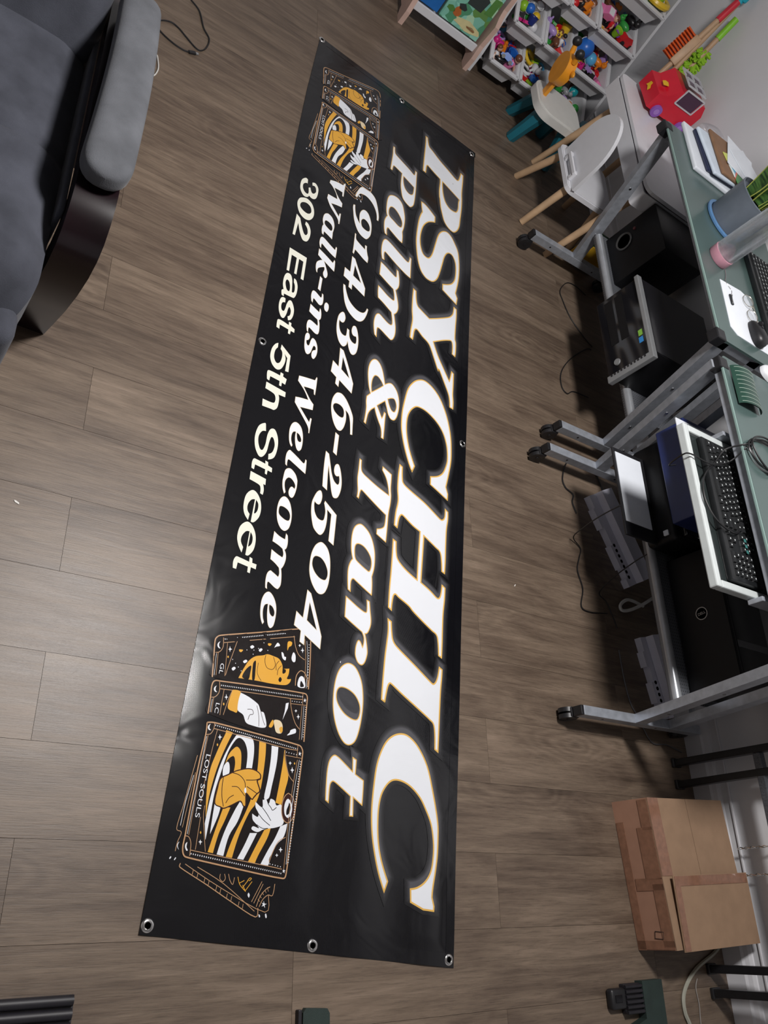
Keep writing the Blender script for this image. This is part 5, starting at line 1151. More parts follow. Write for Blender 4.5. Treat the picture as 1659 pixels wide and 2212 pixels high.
cable('thin black wire hooked on the floor below the desktop computer', [(2.40, 2.13, .004), (2.368, 2.120, .004), (2.274, 2.041, .004), (2.209, 1.968, .004), (2.175, 1.906, .004), (2.173, 1.850, .004), (2.200, 1.829, .004), (2.241, 1.855, .004), (2.33, 1.86, .004)], 0.0022)
cable('black wire looping from the desk feet over the floor by the middle legs', [(2.34, 1.40, .004), (2.30, 1.50, .004), (2.239, 1.520, .004), (2.145, 1.500, .004), (2.104, 1.423, .004), (2.113, 1.384, .004), (2.150, 1.365, .004), (2.140, 1.33, .004), (2.155, 1.29, .004)], 0.0026)
cable('long black wire trailing from the printer tray onto the floor', [(2.005, 1.155, .3045), (1.998, 1.152, .295), (2.02, 1.16, .20), (2.06, 1.17, .10), (2.10, 1.175, .02), (2.15, 1.150, .004), (2.136, 1.110, .004), (2.118, 1.060, .004), (2.133, 0.994, .004), (2.113, 0.927, .004), (2.154, 0.914, .004), (2.247, 0.926, .004)], 0.0022)
cable('thin black wire dropping beside the white panel under the printer', [(2.175, 1.045, .25), (2.180, 1.040, .20), (2.19, 1.02, .10), (2.20, 0.99, .02), (2.25, 0.97, .004), (2.27, 0.93, .004), (2.29, 0.88, .004)], 0.002)
cable('thick white cable looped on the floor between the two white panels', [(2.505, 1.030, .02), (2.434, 0.990, .02), (2.368, 0.960, .012), (2.326, 0.952, .008), (2.324, 0.973, .008), (2.372, 1.000, .010), (2.45, 0.99, .012)], 0.0060, M_wc)
cable('thin grey wire on the floor under the near desk end', [(2.28, 0.80, .004), (2.285, 0.70, .004), (2.30, 0.62, .004), (2.33, 0.577, .004), (2.38, 0.500, .004), (2.46, 0.498, .004), (2.54, 0.48, .004)], 0.0024, mat('grey_cable', (0.10, 0.10, 0.11), 0.4))
cable('beige cable curving on the floor beside the cardboard box', [(2.565, -0.105, .006), (2.514, -0.130, .006), (2.428, -0.160, .006), (2.369, -0.193, .006), (2.334, -0.230, .006), (2.329, -0.269, .006), (2.342, -0.300, .006), (2.351, -0.336, .006), (2.36, -0.42, .006)], 0.0058, mat('beige_cable', (0.36, 0.36, 0.30), 0.4))
cable('thin pale wire on the floor by the beige cable', [(2.418, -0.190, .003), (2.404, -0.215, .003), (2.407, -0.257, .003), (2.400, -0.305, .003), (2.40, -0.38, .003)], 0.0014, mat('pale_cable', (0.30, 0.28, 0.26), 0.4))

# ================================================================== CHILDREN'S CORNER
M_white = mat('white_lacquer', (0.70, 0.71, 0.75), 0.35, var=0.02)
M_wood = mat('pale_wood', (0.50, 0.335, 0.20), 0.5, var=0.12, vscale=18)
M_shadow = mat('dark_gap', (0.03, 0.02, 0.03), 0.8)
# ---- white play table
t = thing('play_table', 'low white play table on round wooden legs beside the desk', 'table', (2.375, 2.81, 0))
MB().prism(rrect(2.200, 2.552, 2.482, 3.170, 0.012), (0, 0, 0.430), (1, 0, 0), (0, 1, 0), 0.070).build('apron', M_white, t)
MB().prism(rrect(2.207, 2.545, 2.489, 3.163, 0.012), (0, 0, 0.5002), (1, 0, 0), (0, 1, 0), 0.006).build('shadow_gap', M_shadow, t)
MB().prism(rrect(2.200, 2.556, 2.480, 3.175, 0.040), (0, 0, 0.5064), (1, 0, 0), (0, 1, 0), 0.014).build('table_top', M_white, t)
for a, b in (((2.195, 3.120), (2.265, 3.085)), ((2.185, 2.546), (2.245, 2.546)), ((2.530, 3.130), (2.50, 3.09)), ((2.530, 2.565), (2.50, 2.56))):
    MB().cyl((a[0], a[1], 0.0), (b[0], b[1], 0.432), 0.0135, 0.019, 20).build('leg', M_wood, t, smooth=True)
# ---- white child's chair, back towards the room
t = thing('child_chair', 'small white child chair with round wooden legs and arched back', 'chair', (2.20, 2.78, 0))
seat = rrect(2.070, 2.345, 2.640, 2.915, 0.035)
MB().prism(seat, (0, 0, 0.236), (1, 0, 0), (0, 1, 0), 0.020).build('seat', M_white, t)
MB().prism(rrect(2.074, 2.341, 2.644, 2.911, 0.033), (0, 0, 0.2562), (1, 0, 0), (0, 1, 0), 0.004).build('seat_pad', M_white, t)
YC, WB = 2.752, 0.118
ar = [(-WB, 0.0), (WB, 0.0)] + [(WB * (1 - 0.02) * math.cos(a) if a < PI / 2 else WB * .98 * math.cos(a), 0.120 + 0.160 * math.sin(a)) for a in np.linspace(0.02, PI - 0.02, 22)]
MB().prism([(p, q) for p, q in ar], (2.100, YC, 0.262), (0, -1, 0), (-0.045, 0, 0.999), 0.016).build('backrest', M_white, t)
hb = MB()
for s_ in (-1, 1): hb.rbox(2.070, 2.0845, YC + s_ * 0.055 - 0.010, YC + s_ * 0.055 + 0.010, 0.2605, 0.300, 0.003)
hb.rbox(2.066, 2.0755, YC - 0.062, YC + 0.062, 0.285, 0.302, 0.003); hb.build('back_handle', M_white, t)
for a, b in (((2.064, 2.942), (2.105, 2.880)), ((2.060, 2.664), (2.108, 2.690)), ((2.375, 2.944), (2.305, 2.872)), ((2.350, 2.668), (2.300, 2.690))):
    MB().cyl((a[0], a[1], 0.0), (b[0], b[1], 0.237), 0.0145, 0.017, 20).build('leg', M_wood, t, smooth=True)
# ---- toddler chairs with teal legs and a giraffe back
M_tealp = mat('teal_plastic', (0.010, 0.135, 0.185), 0.35, var=0.05); M_wpl2 = mat('warm_white_plastic', (0.66, 0.66, 0.63), 0.4, var=0.03); M_or = mat('orange_plastic', (0.80, 0.32, 0.02), 0.38, var=0.05)
t = thing('giraffe_chair', 'toddler chair with white seat, teal legs and orange animal-head back', 'chair', (2.15, 3.26, 0))
MB().prism(rrect(2.015, 2.285, 3.115, 3.345, 0.075, 8), (0, 0, 0.185), (1, 0, 0), (0, 1, 0), 0.034).build('seat', M_wpl2, t, smooth=True)
MB().prism(rrect(2.028, 2.272, 3.128, 3.332, 0.068, 8), (0, 0, 0.2192), (1, 0, 0), (0, 1, 0), 0.004).build('seat_top', M_wpl2, t, smooth=True)
for a, b in (((2.055, 3.185), (2.085, 3.180)), ((2.075, 3.375), (2.095, 3.300)), ((2.262, 3.125), (2.235, 3.170)), ((2.270, 3.355), (2.235, 3.300))):
    p, q = Vector((a[0], a[1], 0.0)), Vector((b[0], b[1], 0.186)); lg = MB()
    lg.tube([p, p.lerp(q, 0.5), q], [0.026, 0.029, 0.036], 6); lg.build('leg', M_tealp, t, smooth=True, angle=30)
MB().prism([(-0.016, 0), (0.016, 0), (0.019, 0.075), (-0.019, 0.075)], (2.064, 3.245, 0.222), (0, -1, 0), (-0.10, 0, 0.995), 0.016).build('neck', M_or, t)
hd = []
for k in range(28):
    a = 2 * PI * k / 28; hd.append((0.058 * math.cos(a), 0.145 + 0.075 * math.sin(a) * (1.0 if math.sin(a) < 0 else 0.85)))
hm = MB(); hm.prism(hd, (2.074, 3.245, 0.215), (0, -1, 0), (-0.10, 0, 0.995), 0.045); hm.build('head', M_or, t, smooth=True, angle=30)
for s_ in (-1, 1):
    h1 = MB(); h1.cyl((2.032, 3.245 + s_ * 0.034, 0.412), (2.022, 3.245 + s_ * 0.042, 0.445), 0.012, 0.010, 14); hn = h1.build('horn', M_or, t, smooth=True)
    MB().ell((2.019, 3.245 + s_ * 0.044, 0.456), 0.021, 0.018, 0.021).build('horn_tip', M_blkp, hn, smooth=True)
    MB().ell((2.050, 3.245 + s_ * 0.062, 0.385), 0.008, 0.020, 0.012).build('ear', M_or, t, smooth=True)
t = thing('toddler_stool', 'teal round toddler stool standing between the play table and the bins', 'stool', (2.42, 3.32, 0))
MB().lathe([(0.0, 0.155), (0.060, 0.155), (0.066, 0.165), (0.064, 0.182), (0.0, 0.186)], (2.42, 3.30, 0), seg=28).build('seat', M_tealp, t, smooth=True)
for k in range(4):
    a = PI / 4 + PI / 2 * k; MB().cyl((2.42 + 0.058 * math.cos(a), 3.30 + 0.058 * math.sin(a), 0), (2.42 + 0.045 * math.cos(a), 3.30 + 0.045 * math.sin(a), 0.157), 0.015, 0.017, 12).build('leg', M_tealp, t, smooth=True)
# green toy crate under the play table
t = thing('toy_crate', 'dark green toy crate with yellow panels under the play table', 'crate', (2.42, 2.77, 0))
M_dg = mat('crate_green', (0.012, 0.045, 0.022), 0.5); M_ye = mat('crate_yellow', (0.52, 0.30, 0.02), 0.45)
cr_ = MB(); cr_.rbox(2.345, 2.49, 2.59, 2.648, 0.0, 0.17, 0.004); cr_.build('crate_body', M_dg, t)
MB().rbox(2.3395, 2.345, 2.600, 2.640, 0.02, 0.15, 0.001, 1).build('panel', M_ye, t)
MB().rbox(2.36, 2.48, 2.5845, 2.590, 0.02, 0.13, 0.001, 1).build('panel', M_ye, t)
# ---- red toy truck on the play table
t = thing('toy_truck', 'red toy camper truck with silver window frames on the play table', 'toy truck', (2.44, 3.05, 0.5206))
M_red = mat('toy_red', (0.62, 0.010, 0.030), 0.3, var=0.04); M_sil = mat('toy_silver', (0.62, 0.63, 0.66), 0.3, 0.2); M_pur = mat('toy_purple', (0.26, 0.10, 0.45), 0.35)
Mt = Matrix.Translation(Vector((2.428, 3.085, 0.5206))) @ Matrix.Rotation(math.radians(6), 4, 'Z') @ Matrix.Scale(1.14, 4)
b = MB(); b.prism([(-0.125, 0.02), (0.095, 0.02), (0.105, 0.04), (0.105, 0.110), (0.080, 0.150), (-0.060, 0.150), (-0.090, 0.100), (-0.128, 0.090)], Mt @ Vector((0, 0.060, 0)), Mt.to_3x3() @ Vector((1, 0, 0)), Vector((0, 0, 1)), 0.120 * 1.14); b.build('body', M_red, t)
fr = MB()
def tp(x, y, z): return Mt @ Vector((x, y, z))
for x in (-0.045, 0.005, 0.055): fr.bar(tp(x, -0.045, 0.1535), tp(x, 0.045, 0.1535), 0.006, 0.006)
for y in (-0.045, 0.0, 0.045): fr.bar(tp(-0.048, y, 0.1535), tp(0.058, y, 0.1535), 0.006, 0.006)
for x in (-0.045, 0.055):
    fr.bar(tp(x, -0.0615, 0.145), tp(x, -0.0615, 0.085), 0.006, 0.005)
fr.bar(tp(-0.045, -0.0615, 0.085), tp(0.055, -0.0615, 0.085), 0.006, 0.005); fr.bar(tp(-0.045, -0.0615, 0.145), tp(0.055, -0.0615, 0.145), 0.006, 0.005)
fr.build('window_frame', M_sil, t)
MB().box(-0.040, 0.050, -0.0612, -0.0602, 0.088, 0.143, Mt).build('window', mat('toy_window', (0.06, 0.02, 0.05), 0.1), t)
MB().box(-0.042, 0.052, -0.042, 0.042, 0.1502, 0.1508, Mt).build('roof_window', mat('toy_window', 0, 0), t)
for x in (-0.078, 0.066):
    for y in (-0.069, 0.060):
        w = MB().cyl(tp(x, y, 0.0262), tp(x, y + 0.009, 0.0262), 0.026, seg=24).build('wheel', M_pur, t, smooth=True)
        MB().cyl(tp(x, y + (-0.001 if y < 0 else 0.009), 0.0262), tp(x, y + (0.0 if y < 0 else 0.010), 0.0262), 0.013, seg=16).build('hub', mat('toy_violet', (0.38, 0.20, 0.58), 0.35), w)
MB().prism([(-0.014, 0), (-0.004, 0.004), (0.012, -0.004), (0.016, 0.010), (0.006, 0.016), (0.004, 0.028), (-0.008, 0.024), (-0.010, 0.012)], tp(-0.1285, 0.008, 0.045), Mt.to_3x3() @ Vector((0, -1, 0)), Vector((0, 0, 1)), 0.002).build('sticker', mat('toy_yellow', (0.80, 0.48, 0.02), 0.4), t)
MB().prism([(-0.012, -0.010), (0.010, -0.012), (0.014, 0.008), (0.004, 0.016), (-0.010, 0.012)], tp(-0.100, -0.012, 0.0985), Mt.to_3x3() @ Vector((1, 0, 0.33)).normalized(), Mt.to_3x3() @ Vector((0, 1, 0)), 0.0015).build('sticker', MATS['toy_yellow'], t)
MB().rbox(0.100, 0.112, -0.050, 0.050, 0.022, 0.036, 0.003, 2, Mt).build('bumper', M_sil, t)

# ---- toy cleaning set leaning in the corner
M_pole = mat('toy_pole_wood', (0.46, 0.30, 0.18), 0.5, var=0.1)
def pole(name, label, cat, a, b, grip_mat, grip=0.10, r=0.0115):
    a, b = Vector(a), Vector(b); t_ = thing(name, label, cat, tuple(a)); d = (b - a).normalized()
    MB().cyl(a, b - d * grip, r, r, 14).build('handle', M_pole, t_, smooth=True)
    MB().cyl(b - d * grip, b, r * 1.25, r * 1.25, 14).build('grip', grip_mat, t_, smooth=True)
    return t_, a, b, d
M_og = mat('bristle_orange', (0.75, 0.11, 0.01), 0.6); M_lime = mat('chenille_lime', (0.26, 0.50, 0.02), 0.8); M_cy = mat('toy_cyan', (0.01, 0.36, 0.48), 0.4)
t, a, b, d = pole('toy_broom', 'toy broom with orange bristles, wooden pole and red grip', 'toy broom', (2.390, 3.235, 0.5215), (2.520, 3.420, 0.920), mat('grip_red', (0.55, 0.02, 0.04), 0.4))
c = a.lerp(b, 0.42); sd = Vector((-0.82, 0.57, 0.0)).normalized(); up = d
sd = (sd - d * sd.dot(d)).normalized(); nn = d.cross(sd)
blk = MB(); Mb = frame(c, d, sd, nn); blk.rbox(-0.070, 0.070, -0.018, 0.018, -0.018, 0.018, 0.005, 2, Mb); blk.build('broom_block', M_pole, t, smooth=True)
for i in range(10):
    bb = MB(); x = -0.062 + 0.0138 * i
    for k in range(6): bb.bar(Mb @ Vector((x + 0.002 * math.sin(k * 2), 0.017, -0.012 + 0.0048 * k)), Mb @ Vector((x + 0.004 * math.sin(k * 3.1), 0.062 + 0.003 * math.cos(k), -0.014 + 0.0056 * k)), 0.008, 0.004)
    bb.build('bristle_tuft', M_og, t)
t, a, b, d = pole('toy_mop', 'toy mop with a lime green chenille head and green grip', 'toy mop', (2.475, 3.215, 0.5215), (2.560, 3.390, 0.880), mat('grip_lime', (0.22, 0.55, 0.03), 0.4))
rm = random.Random(5); c0 = a.lerp(b, 0.42)
for i in range(150):
    th, ph = rm.uniform(0, 2 * PI), rm.uniform(-1, 1); v = Vector((math.cos(th) * math.sqrt(1 - ph * ph), math.sin(th) * math.sqrt(1 - ph * ph), ph)); s_ = c0 + d * rm.uniform(-0.075, 0.075)
    e_ = s_ + Vector((v.x * 0.042, v.y * 0.042, v.z * 0.04 - 0.014)); e_.x = min(e_.x, 2.578); s_.x = min(s_.x, 2.575)
    MB().tube([s_, s_.lerp(e_, .5), e_], [0.006, 0.0065, 0.005], 6).build('chenille_strand', M_lime, t, smooth=True)
t, a, b, d = pole('toy_shovel', 'toy shovel with wooden pole and bright blue scoop pointing up', 'toy shovel', (2.430, 3.228, 0.5215), (2.545, 3.450, 0.940), M_cy, 0.03)
sc_ = MB(); Ms = frame(b, Vector((0.45, -0.89, 0)).normalized(), d, Vector((0.45, -0.89, 0)).normalized().cross(d))
sc_.prism(rrect(-0.028, 0.028, -0.015, 0.060, 0.014), Ms @ Vector((0, 0, 0)), Ms.to_3x3() @ Vector((1, 0, 0)), Ms.to_3x3() @ Vector((0, 1, 0)), 0.010); sc_.build('scoop', M_cy, t)
# dark toy shoe-like car leaning at the wall
# ---- tiered toy organiser with slanted bins
M_frame = mat('organizer_white', (0.62, 0.63, 0.66), 0.4, var=0.02)
M_bin = mat('bin_white', (0.66, 0.67, 0.70), 0.38, var=0.02)
TIER = [(3.432, 0.122), (3.492, 0.287), (3.552, 0.456), (3.612, 0.636)]
ORX0, ORX1 = 1.835, 2.490
org = thing('toy_organizer', 'white tiered toy organizer with rows of slanted bins in the corner', 'toy organizer', ((ORX0 + ORX1) / 2, 3.72, 0))
side = [(3.470, 0.0), (3.955, 0.0), (3.955, 0.80), (3.720, 0.80), (3.660, 0.60), (3.600, 0.42), (3.540, 0.25), (3.482, 0.09)]
for x in (ORX0 - 0.014, ORX1): MB().prism(side, (x, 0, 0), (0, 1, 0), (0, 0, 1), 0.014).build('side_panel', M_frame, org)
TL = math.radians(17)
for (y, z) in TIER:
    dz = Vector((0, math.cos(TL), math.sin(TL)))
    for s_ in (0.085, 0.255):
        q = Vector((0, y, z - 0.102)) + dz * s_ + Vector((0, 0.030, 0.0)); q.y = max(q.y, 3.505)
        MB().cyl((ORX0, q.y, max(q.z, 0.012)), (ORX1, q.y, max(q.z, 0.012)), 0.006, seg=10).build('rod', M_frame, org, smooth=True)
def bin_mesh(w, dep=0.27, h=0.085, wall=0.0035):
    # open slanted tray: local x across, y back, z up (already tilted), origin at the middle of the front rim
    b_ = MB(); c, s_ = math.cos(TL), math.sin(TL)
    def L(x, y, z): return (x, y * c - z * s_, y * s_ + z * c)
    a = w / 2; i = a - wall; tb = 0.012
    O = [L(-a, 0, 0), L(a, 0, 0), L(a, dep, 0), L(-a, dep, 0)]; Bt = [L(-a + tb, tb, -h), L(a - tb, tb, -h), L(a - tb, dep - tb, -h), L(-a + tb, dep - tb, -h)]
    I = [L(-i, wall, 0), L(i, wall, 0), L(i, dep - wall, 0), L(-i, dep - wall, 0)]; J = [L(-i + tb, wall + tb, -h + wall), L(i - tb, wall + tb, -h + wall), L(i - tb, dep - wall - tb, -h + wall), L(-i + tb, dep - wall - tb, -h + wall)]
    V = O + Bt + I + J; F = []
    for k in range(4):
        n = (k + 1) % 4; F += [(k, n, 4 + n, 4 + k), (8 + n, 8 + k, 12 + k, 12 + n), (k, 8 + k, 8 + n, n)]
    F += [(4, 5, 6, 7), (12, 13, 14, 15)]
    b_.add(V, F)
    r_ = MB(); e = 0.008
    for (p, q) in ((L(-a - e, -e, 0), L(a + e, -e, 0)), (L(a + e, -e, 0), L(a + e, dep + e, 0)), (L(a + e, dep + e, 0), L(-a - e, dep + e, 0)), (L(-a - e, dep + e, 0), L(-a - e, -e, 0))): r_.bar(p, q, 0.020, 0.008, L(0, 0, 1))
    return b_, r_
def rot_tilt(p, base):
    c, s_ = math.cos(TL), math.sin(TL); x, y, z = p
    return Vector((base[0] + x, base[1] + y * c - z * s_, base[2] + y * s_ + z * c))
COLS = {'red': (0.60, 0.015, 0.02), 'pink': (0.75, 0.20, 0.42), 'magenta': (0.62, 0.02, 0.22), 'purple': (0.24, 0.06, 0.42), 'violet': (0.42, 0.28, 0.62), 'blue': (0.02, 0.14, 0.55), 'navy': (0.015, 0.03, 0.18), 'sky blue': (0.10, 0.42, 0.72), 'teal': (0.01, 0.30, 0.34), 'green': (0.04, 0.34, 0.06), 'lime': (0.28, 0.55, 0.03),
        'yellow': (0.75, 0.50, 0.03), 'orange': (0.78, 0.22, 0.01), 'white': (0.72, 0.73, 0.76), 'brown': (0.16, 0.06, 0.03), 'black': (0.015, 0.014, 0.016), 'skin': (0.62, 0.36, 0.25), 'grey': (0.30, 0.31, 0.33)}
def toy_mat(c): return mat('toy_' + c.replace(' ', '_') + '_plastic', COLS[c], 0.32, var=0.04)
rt = random.Random(21)
def toy(kind, color, pos, where, s=1.0):
    p = Vector(pos); m_ = toy_mat(color); Mr = Matrix.Translation(p) @ Matrix.Rotation(rt.uniform(0, 6.28), 4, 'Z') @ Matrix.Rotation(rt.uniform(-.5, .5), 4, 'X')
    lab = '%s toy %s in %s' % (color if color != 'skin' else 'tan', kind, where)
    t_ = thing('toy_' + kind.replace(' ', '_'), lab, 'toy', tuple(p), 'toys in the organizer bins')
    W = lambda x, y, z: Mr @ Vector((x * s, y * s, z * s))
    if kind == 'ball':
        MB().ell(p + Vector((0, 0, 0.024 * s)), 0.024 * s, 0.024 * s, 0.024 * s).build('ball', m_, t_, smooth=True)
        MB().tube([p + Vector((0.0243 * s * math.cos(a), 0.0243 * s * math.sin(a) * 0.5, 0.024 * s + 0.0243 * s * math.sin(a) * 0.866)) for a in np.linspace(0, 2 * PI, 24)[:-1]], 0.001 * s, 5, True).build('seam', toy_mat('grey' if color == 'white' else 'white'), t_)
    elif kind == 'brick':
        MB().rbox(-0.022 * s, 0.022 * s, -0.014 * s, 0.014 * s, 0, 0.020 * s, 0.002, 1, Mr).build('block', m_, t_)
        for x in (-0.011, 0.011):
            for y in (-0.007, 0.007): MB().cyl(W(x, y, 0.020), W(x, y, 0.0245), 0.0048 * s, seg=10).build('stud', m_, t_, smooth=True)
    elif kind == 'car':
        b_ = MB(); b_.prism([(-0.036 * s, 0.006 * s), (0.036 * s, 0.006 * s), (0.036 * s, 0.017 * s), (0.020 * s, 0.020 * s), (0.010 * s, 0.032 * s), (-0.016 * s, 0.032 * s), (-0.026 * s, 0.020 * s), (-0.036 * s, 0.018 * s)], W(0, 0.015, 0), Mr.to_3x3() @ Vector((1, 0, 0)), Mr.to_3x3() @ Vector((0, 0, 1)), 0.030 * s); b_.build('body', m_, t_)
        for x in (-0.021, 0.021):
            for y in (-0.018, 0.014): MB().cyl(W(x, y, 0.008), W(x, y + 0.005, 0.008), 0.009 * s, seg=12).build('wheel', toy_mat('black'), t_, smooth=True)
        MB().box(-0.012 * s, 0.008 * s, -0.0125 * s, 0.0125 * s, 0.0321 * s, 0.0325 * s, Mr).build('roof_panel', toy_mat('white' if color != 'white' else 'black'), t_)
    elif kind == 'figure':
        MB().tube([W(0, 0, 0.002), W(0, 0, 0.018), W(0.001, 0, 0.034), W(0, 0, 0.042)], [0.010 * s, 0.012 * s, 0.013 * s, 0.006 * s], 10).build('torso', m_, t_, smooth=True)
        MB().ell(W(0, 0, 0.056), 0.012 * s, 0.012 * s, 0.0135 * s).build('head', toy_mat('skin'), t_, smooth=True)
        for y in (-1, 1): MB().tube([W(0, y * 0.011, 0.036), W(0.006, y * 0.021, 0.026), W(0.013, y * 0.022, 0.019)], 0.0036 * s, 7).build('arm', toy_mat('skin'), t_, smooth=True)
        for y in (-1, 1): MB().tube([W(0, y * 0.006, 0.006), W(0.014, y * 0.008, 0.004), W(0.030, y * 0.010, 0.003)], 0.0045 * s, 7).build('leg', toy_mat('skin'), t_, smooth=True)
        MB().ell(W(-0.003, 0, 0.061), 0.0125 * s, 0.013 * s, 0.011 * s).build('hair', toy_mat(rt.choice(['brown', 'black', 'yellow'])), t_, smooth=True)
    elif kind == 'star':
        po = []
        for k in range(10):
            r_ = (0.030 if k % 2 == 0 else 0.013) * s; po.append((r_ * math.cos(2 * PI * k / 10), r_ * math.sin(2 * PI * k / 10)))
        MB().prism(po, W(0, 0, 0), Mr.to_3x3() @ Vector((1, 0, 0)), Mr.to_3x3() @ Vector((0, 1, 0)), 0.012 * s).build('star', m_, t_)
    elif kind == 'ring':
        MB().tube([W(0.024 * math.cos(a), 0.024 * math.sin(a), 0.008) for a in np.linspace(0, 2 * PI, 25)[:-1]], 0.0065 * s, 8, True).build('ring', m_, t_, smooth=True)
    elif kind == 'cup':
        MB().lathe([(0.0, 0.0), (0.017 * s, 0.0), (0.024 * s, 0.036 * s), (0.026 * s, 0.037 * s), (0.022 * s, 0.035 * s), (0.015 * s, 0.004 * s), (0.0, 0.004 * s)], tuple(p), Mr.to_3x3() @ Vector((0, 0, 1)), seg=20).build('cup', m_, t_, smooth=True)
    elif kind == 'animal':
        MB().ell(W(0, 0, 0.022), 0.026 * s, 0.015 * s, 0.015 * s, Mr.to_3x3()).build('body', m_, t_, smooth=True)
        MB().ell(W(0.030, 0, 0.034), 0.013 * s, 0.012 * s, 0.013 * s).build('head', m_, t_, smooth=True)
        for x in (-0.014, 0.014):
            for y in (-0.009, 0.009): MB().cyl(W(x, y, 0.016), W(x, y, 0.001), 0.005 * s, seg=8).build('leg', m_, t_, smooth=True)
        for y in (-1, 1): MB().ell(W(0.028, y * 0.009, 0.046), 0.004 * s, 0.004 * s, 0.007 * s).build('ear', m_, t_, smooth=True)
    elif kind == 'stick':
        MB().tube([W(-0.05, 0, 0.01), W(0, 0.004, 0.012), W(0.05, 0, 0.014)], [0.006 * s, 0.007 * s, 0.005 * s], 8).build('stick', m_, t_, smooth=True)
        MB().ell(W(0.053, 0, 0.014), 0.010 * s, 0.010 * s, 0.010 * s).build('knob', toy_mat('yellow'), t_, smooth=True)
    return t_
BINS = [  # tier, x0, x1, place in words, contents
    (0, 1.850, 2.015, 'the leftmost bottom bin', [('figure', 'pink', 1.5), ('animal', 'magenta', 1.3), ('brick', 'orange', 1.4), ('animal', 'navy', 1.3), ('cup', 'blue', 1.2), ('ring', 'violet', 1.0), ('ball', 'teal', .8), ('brick', 'yellow', .8)]),
    (0, 2.030, 2.195, 'the second bottom bin', [('stick', 'white', 1.2), ('ring', 'white', 1.3), ('animal', 'white', 1.2), ('cup', 'magenta', 1.2), ('brick', 'orange', .9), ('ring', 'yellow', 1.4), ('star', 'white', 1.0)]),
    (0, 2.210, 2.450, 'the bottom bin behind the giraffe chair', [('ball', 'green', 1.0), ('brick', 'brown', 1.0), ('cup', 'green', 1.1), ('animal', 'grey', 1.0)]),
    (1, 1.850, 2.015, 'the leftmost second-row bin', [('ball', 'white', 1.0), ('ball', 'lime', 1.05), ('ball', 'blue', 1.0), ('ball', 'green', .9), ('ball', 'yellow', .9), ('star', 'red', .9), ('figure', 'sky blue', .9), ('ball', 'grey', 1.0)]),
    (1, 2.030, 2.195, 'the middle second-row bin', [('car', 'red', 1.0), ('animal', 'violet', 1.3), ('brick', 'yellow', 1.3), ('figure', 'pink', 1.0), ('brick', 'blue', 1.0), ('star', 'green', .9), ('ring', 'orange', .9), ('cup', 'red', .8)]),
    (1, 2.210, 2.450, 'the right second-row bin', [('star', 'pink', 1.4), ('ball', 'blue', 1.9), ('star', 'yellow', 1.2), ('ball', 'sky blue', 1.3), ('animal', 'orange', 1.2), ('brick', 'red', 1.2), ('brick', 'green', 1.1), ('cup', 'brown', 1.1), ('ring', 'lime', 1.0), ('figure', 'red', 1.1)]),
    (2, 1.850, 2.015, 'the leftmost third-row bin', [('ball', 'white', 1.0), ('brick', 'sky blue', 1.0), ('cup', 'yellow', 1.0)]),
    (2, 2.030, 2.195, 'the middle third-row bin', [('figure', 'orange', 1.2), ('figure', 'magenta', 1.2), ('figure', 'teal', 1.1), ('figure', 'red', 1.1), ('figure', 'violet', 1.1), ('animal', 'brown', 1.0), ('brick', 'pink', 1.0), ('ball', 'green', .8), ('figure', 'sky blue', 1.0)]),
    (2, 2.210, 2.450, 'the right third-row bin', [('car', 'red', 1.6), ('car', 'pink', 1.5), ('car', 'black', 1.6), ('stick', 'purple', 1.5), ('animal', 'green', 1.2), ('brick', 'navy', 1.4), ('cup', 'brown', 1.3), ('star', 'yellow', 1.0), ('car', 'white', 1.1), ('ring', 'magenta', 1.1), ('animal', 'black', 1.4)]),
    (3, 2.030, 2.195, 'the middle top bin', [('ball', 'purple', 1.2), ('brick', 'lime', 1.2), ('cup', 'red', 1.1), ('star', 'sky blue', 1.1)]),
    (3, 2.210, 2.450, 'the right top bin', [('ball', 'lime', 2.2), ('ring', 'yellow', 2.4), ('animal', 'green', 2.2), ('ball', 'red', .9), ('stick', 'navy', 1.6), ('cup', 'teal', 1.6), ('ring', 'sky blue', 1.8), ('animal', 'teal', 1.6), ('car', 'blue', 1.2)])]
for tier, x0, x1, where, items in BINS:
    y, z = TIER[tier]; base = Vector(((x0 + x1) / 2, y, z)); w = x1 - x0
    bt = thing('storage_bin', 'white slanted storage bin, ' + where.replace('the ', '', 1) + ' of the organizer', 'bin', tuple(base), 'white bins of the toy organizer')
    b_, r_ = bin_mesh(w - 0.018)
    for q, nm in ((b_, 'tub'), (r_, 'rim')):
        q.v = [tuple(Vector(p) + base) for p in q.v]; q.build(nm, M_bin, bt)
    extra = []; used = {(k_, c_) for k_, c_, _ in items}
    while len(extra) < (9 if w > 0.2 else 6):
        k_, c_ = rt.choice(['ball', 'brick', 'figure', 'star', 'ring', 'cup', 'animal', 'car']), rt.choice([q for q in COLS if q not in ('skin', 'grey')])
        if (k_, c_) not in used: used.add((k_, c_)); extra.append((k_, c_, rt.uniform(0.85, 1.25)))
    items = extra[:len(extra) // 2] + items + extra[len(extra) // 2:]
    n = len(items); rows_ = math.ceil(n / max(3, round(w / 0.042)))
    per = math.ceil(n / rows_)
    for i, (kind, color, s_) in enumerate(items):
        r_i, c_i = i // per, i % per; cnt = min(per, n - r_i * per)
        x = -w / 2 + 0.030 + (w - 0.060) * ((c_i + 0.5) / cnt); yy = 0.040 + 0.19 * (r_i + 0.35) / rows_ + rt.uniform(-.006, .006)
        toy(kind, color, rot_tilt((x, yy, -0.052 + 0.016 * (i % 3)), base), where, s_ * 0.95)
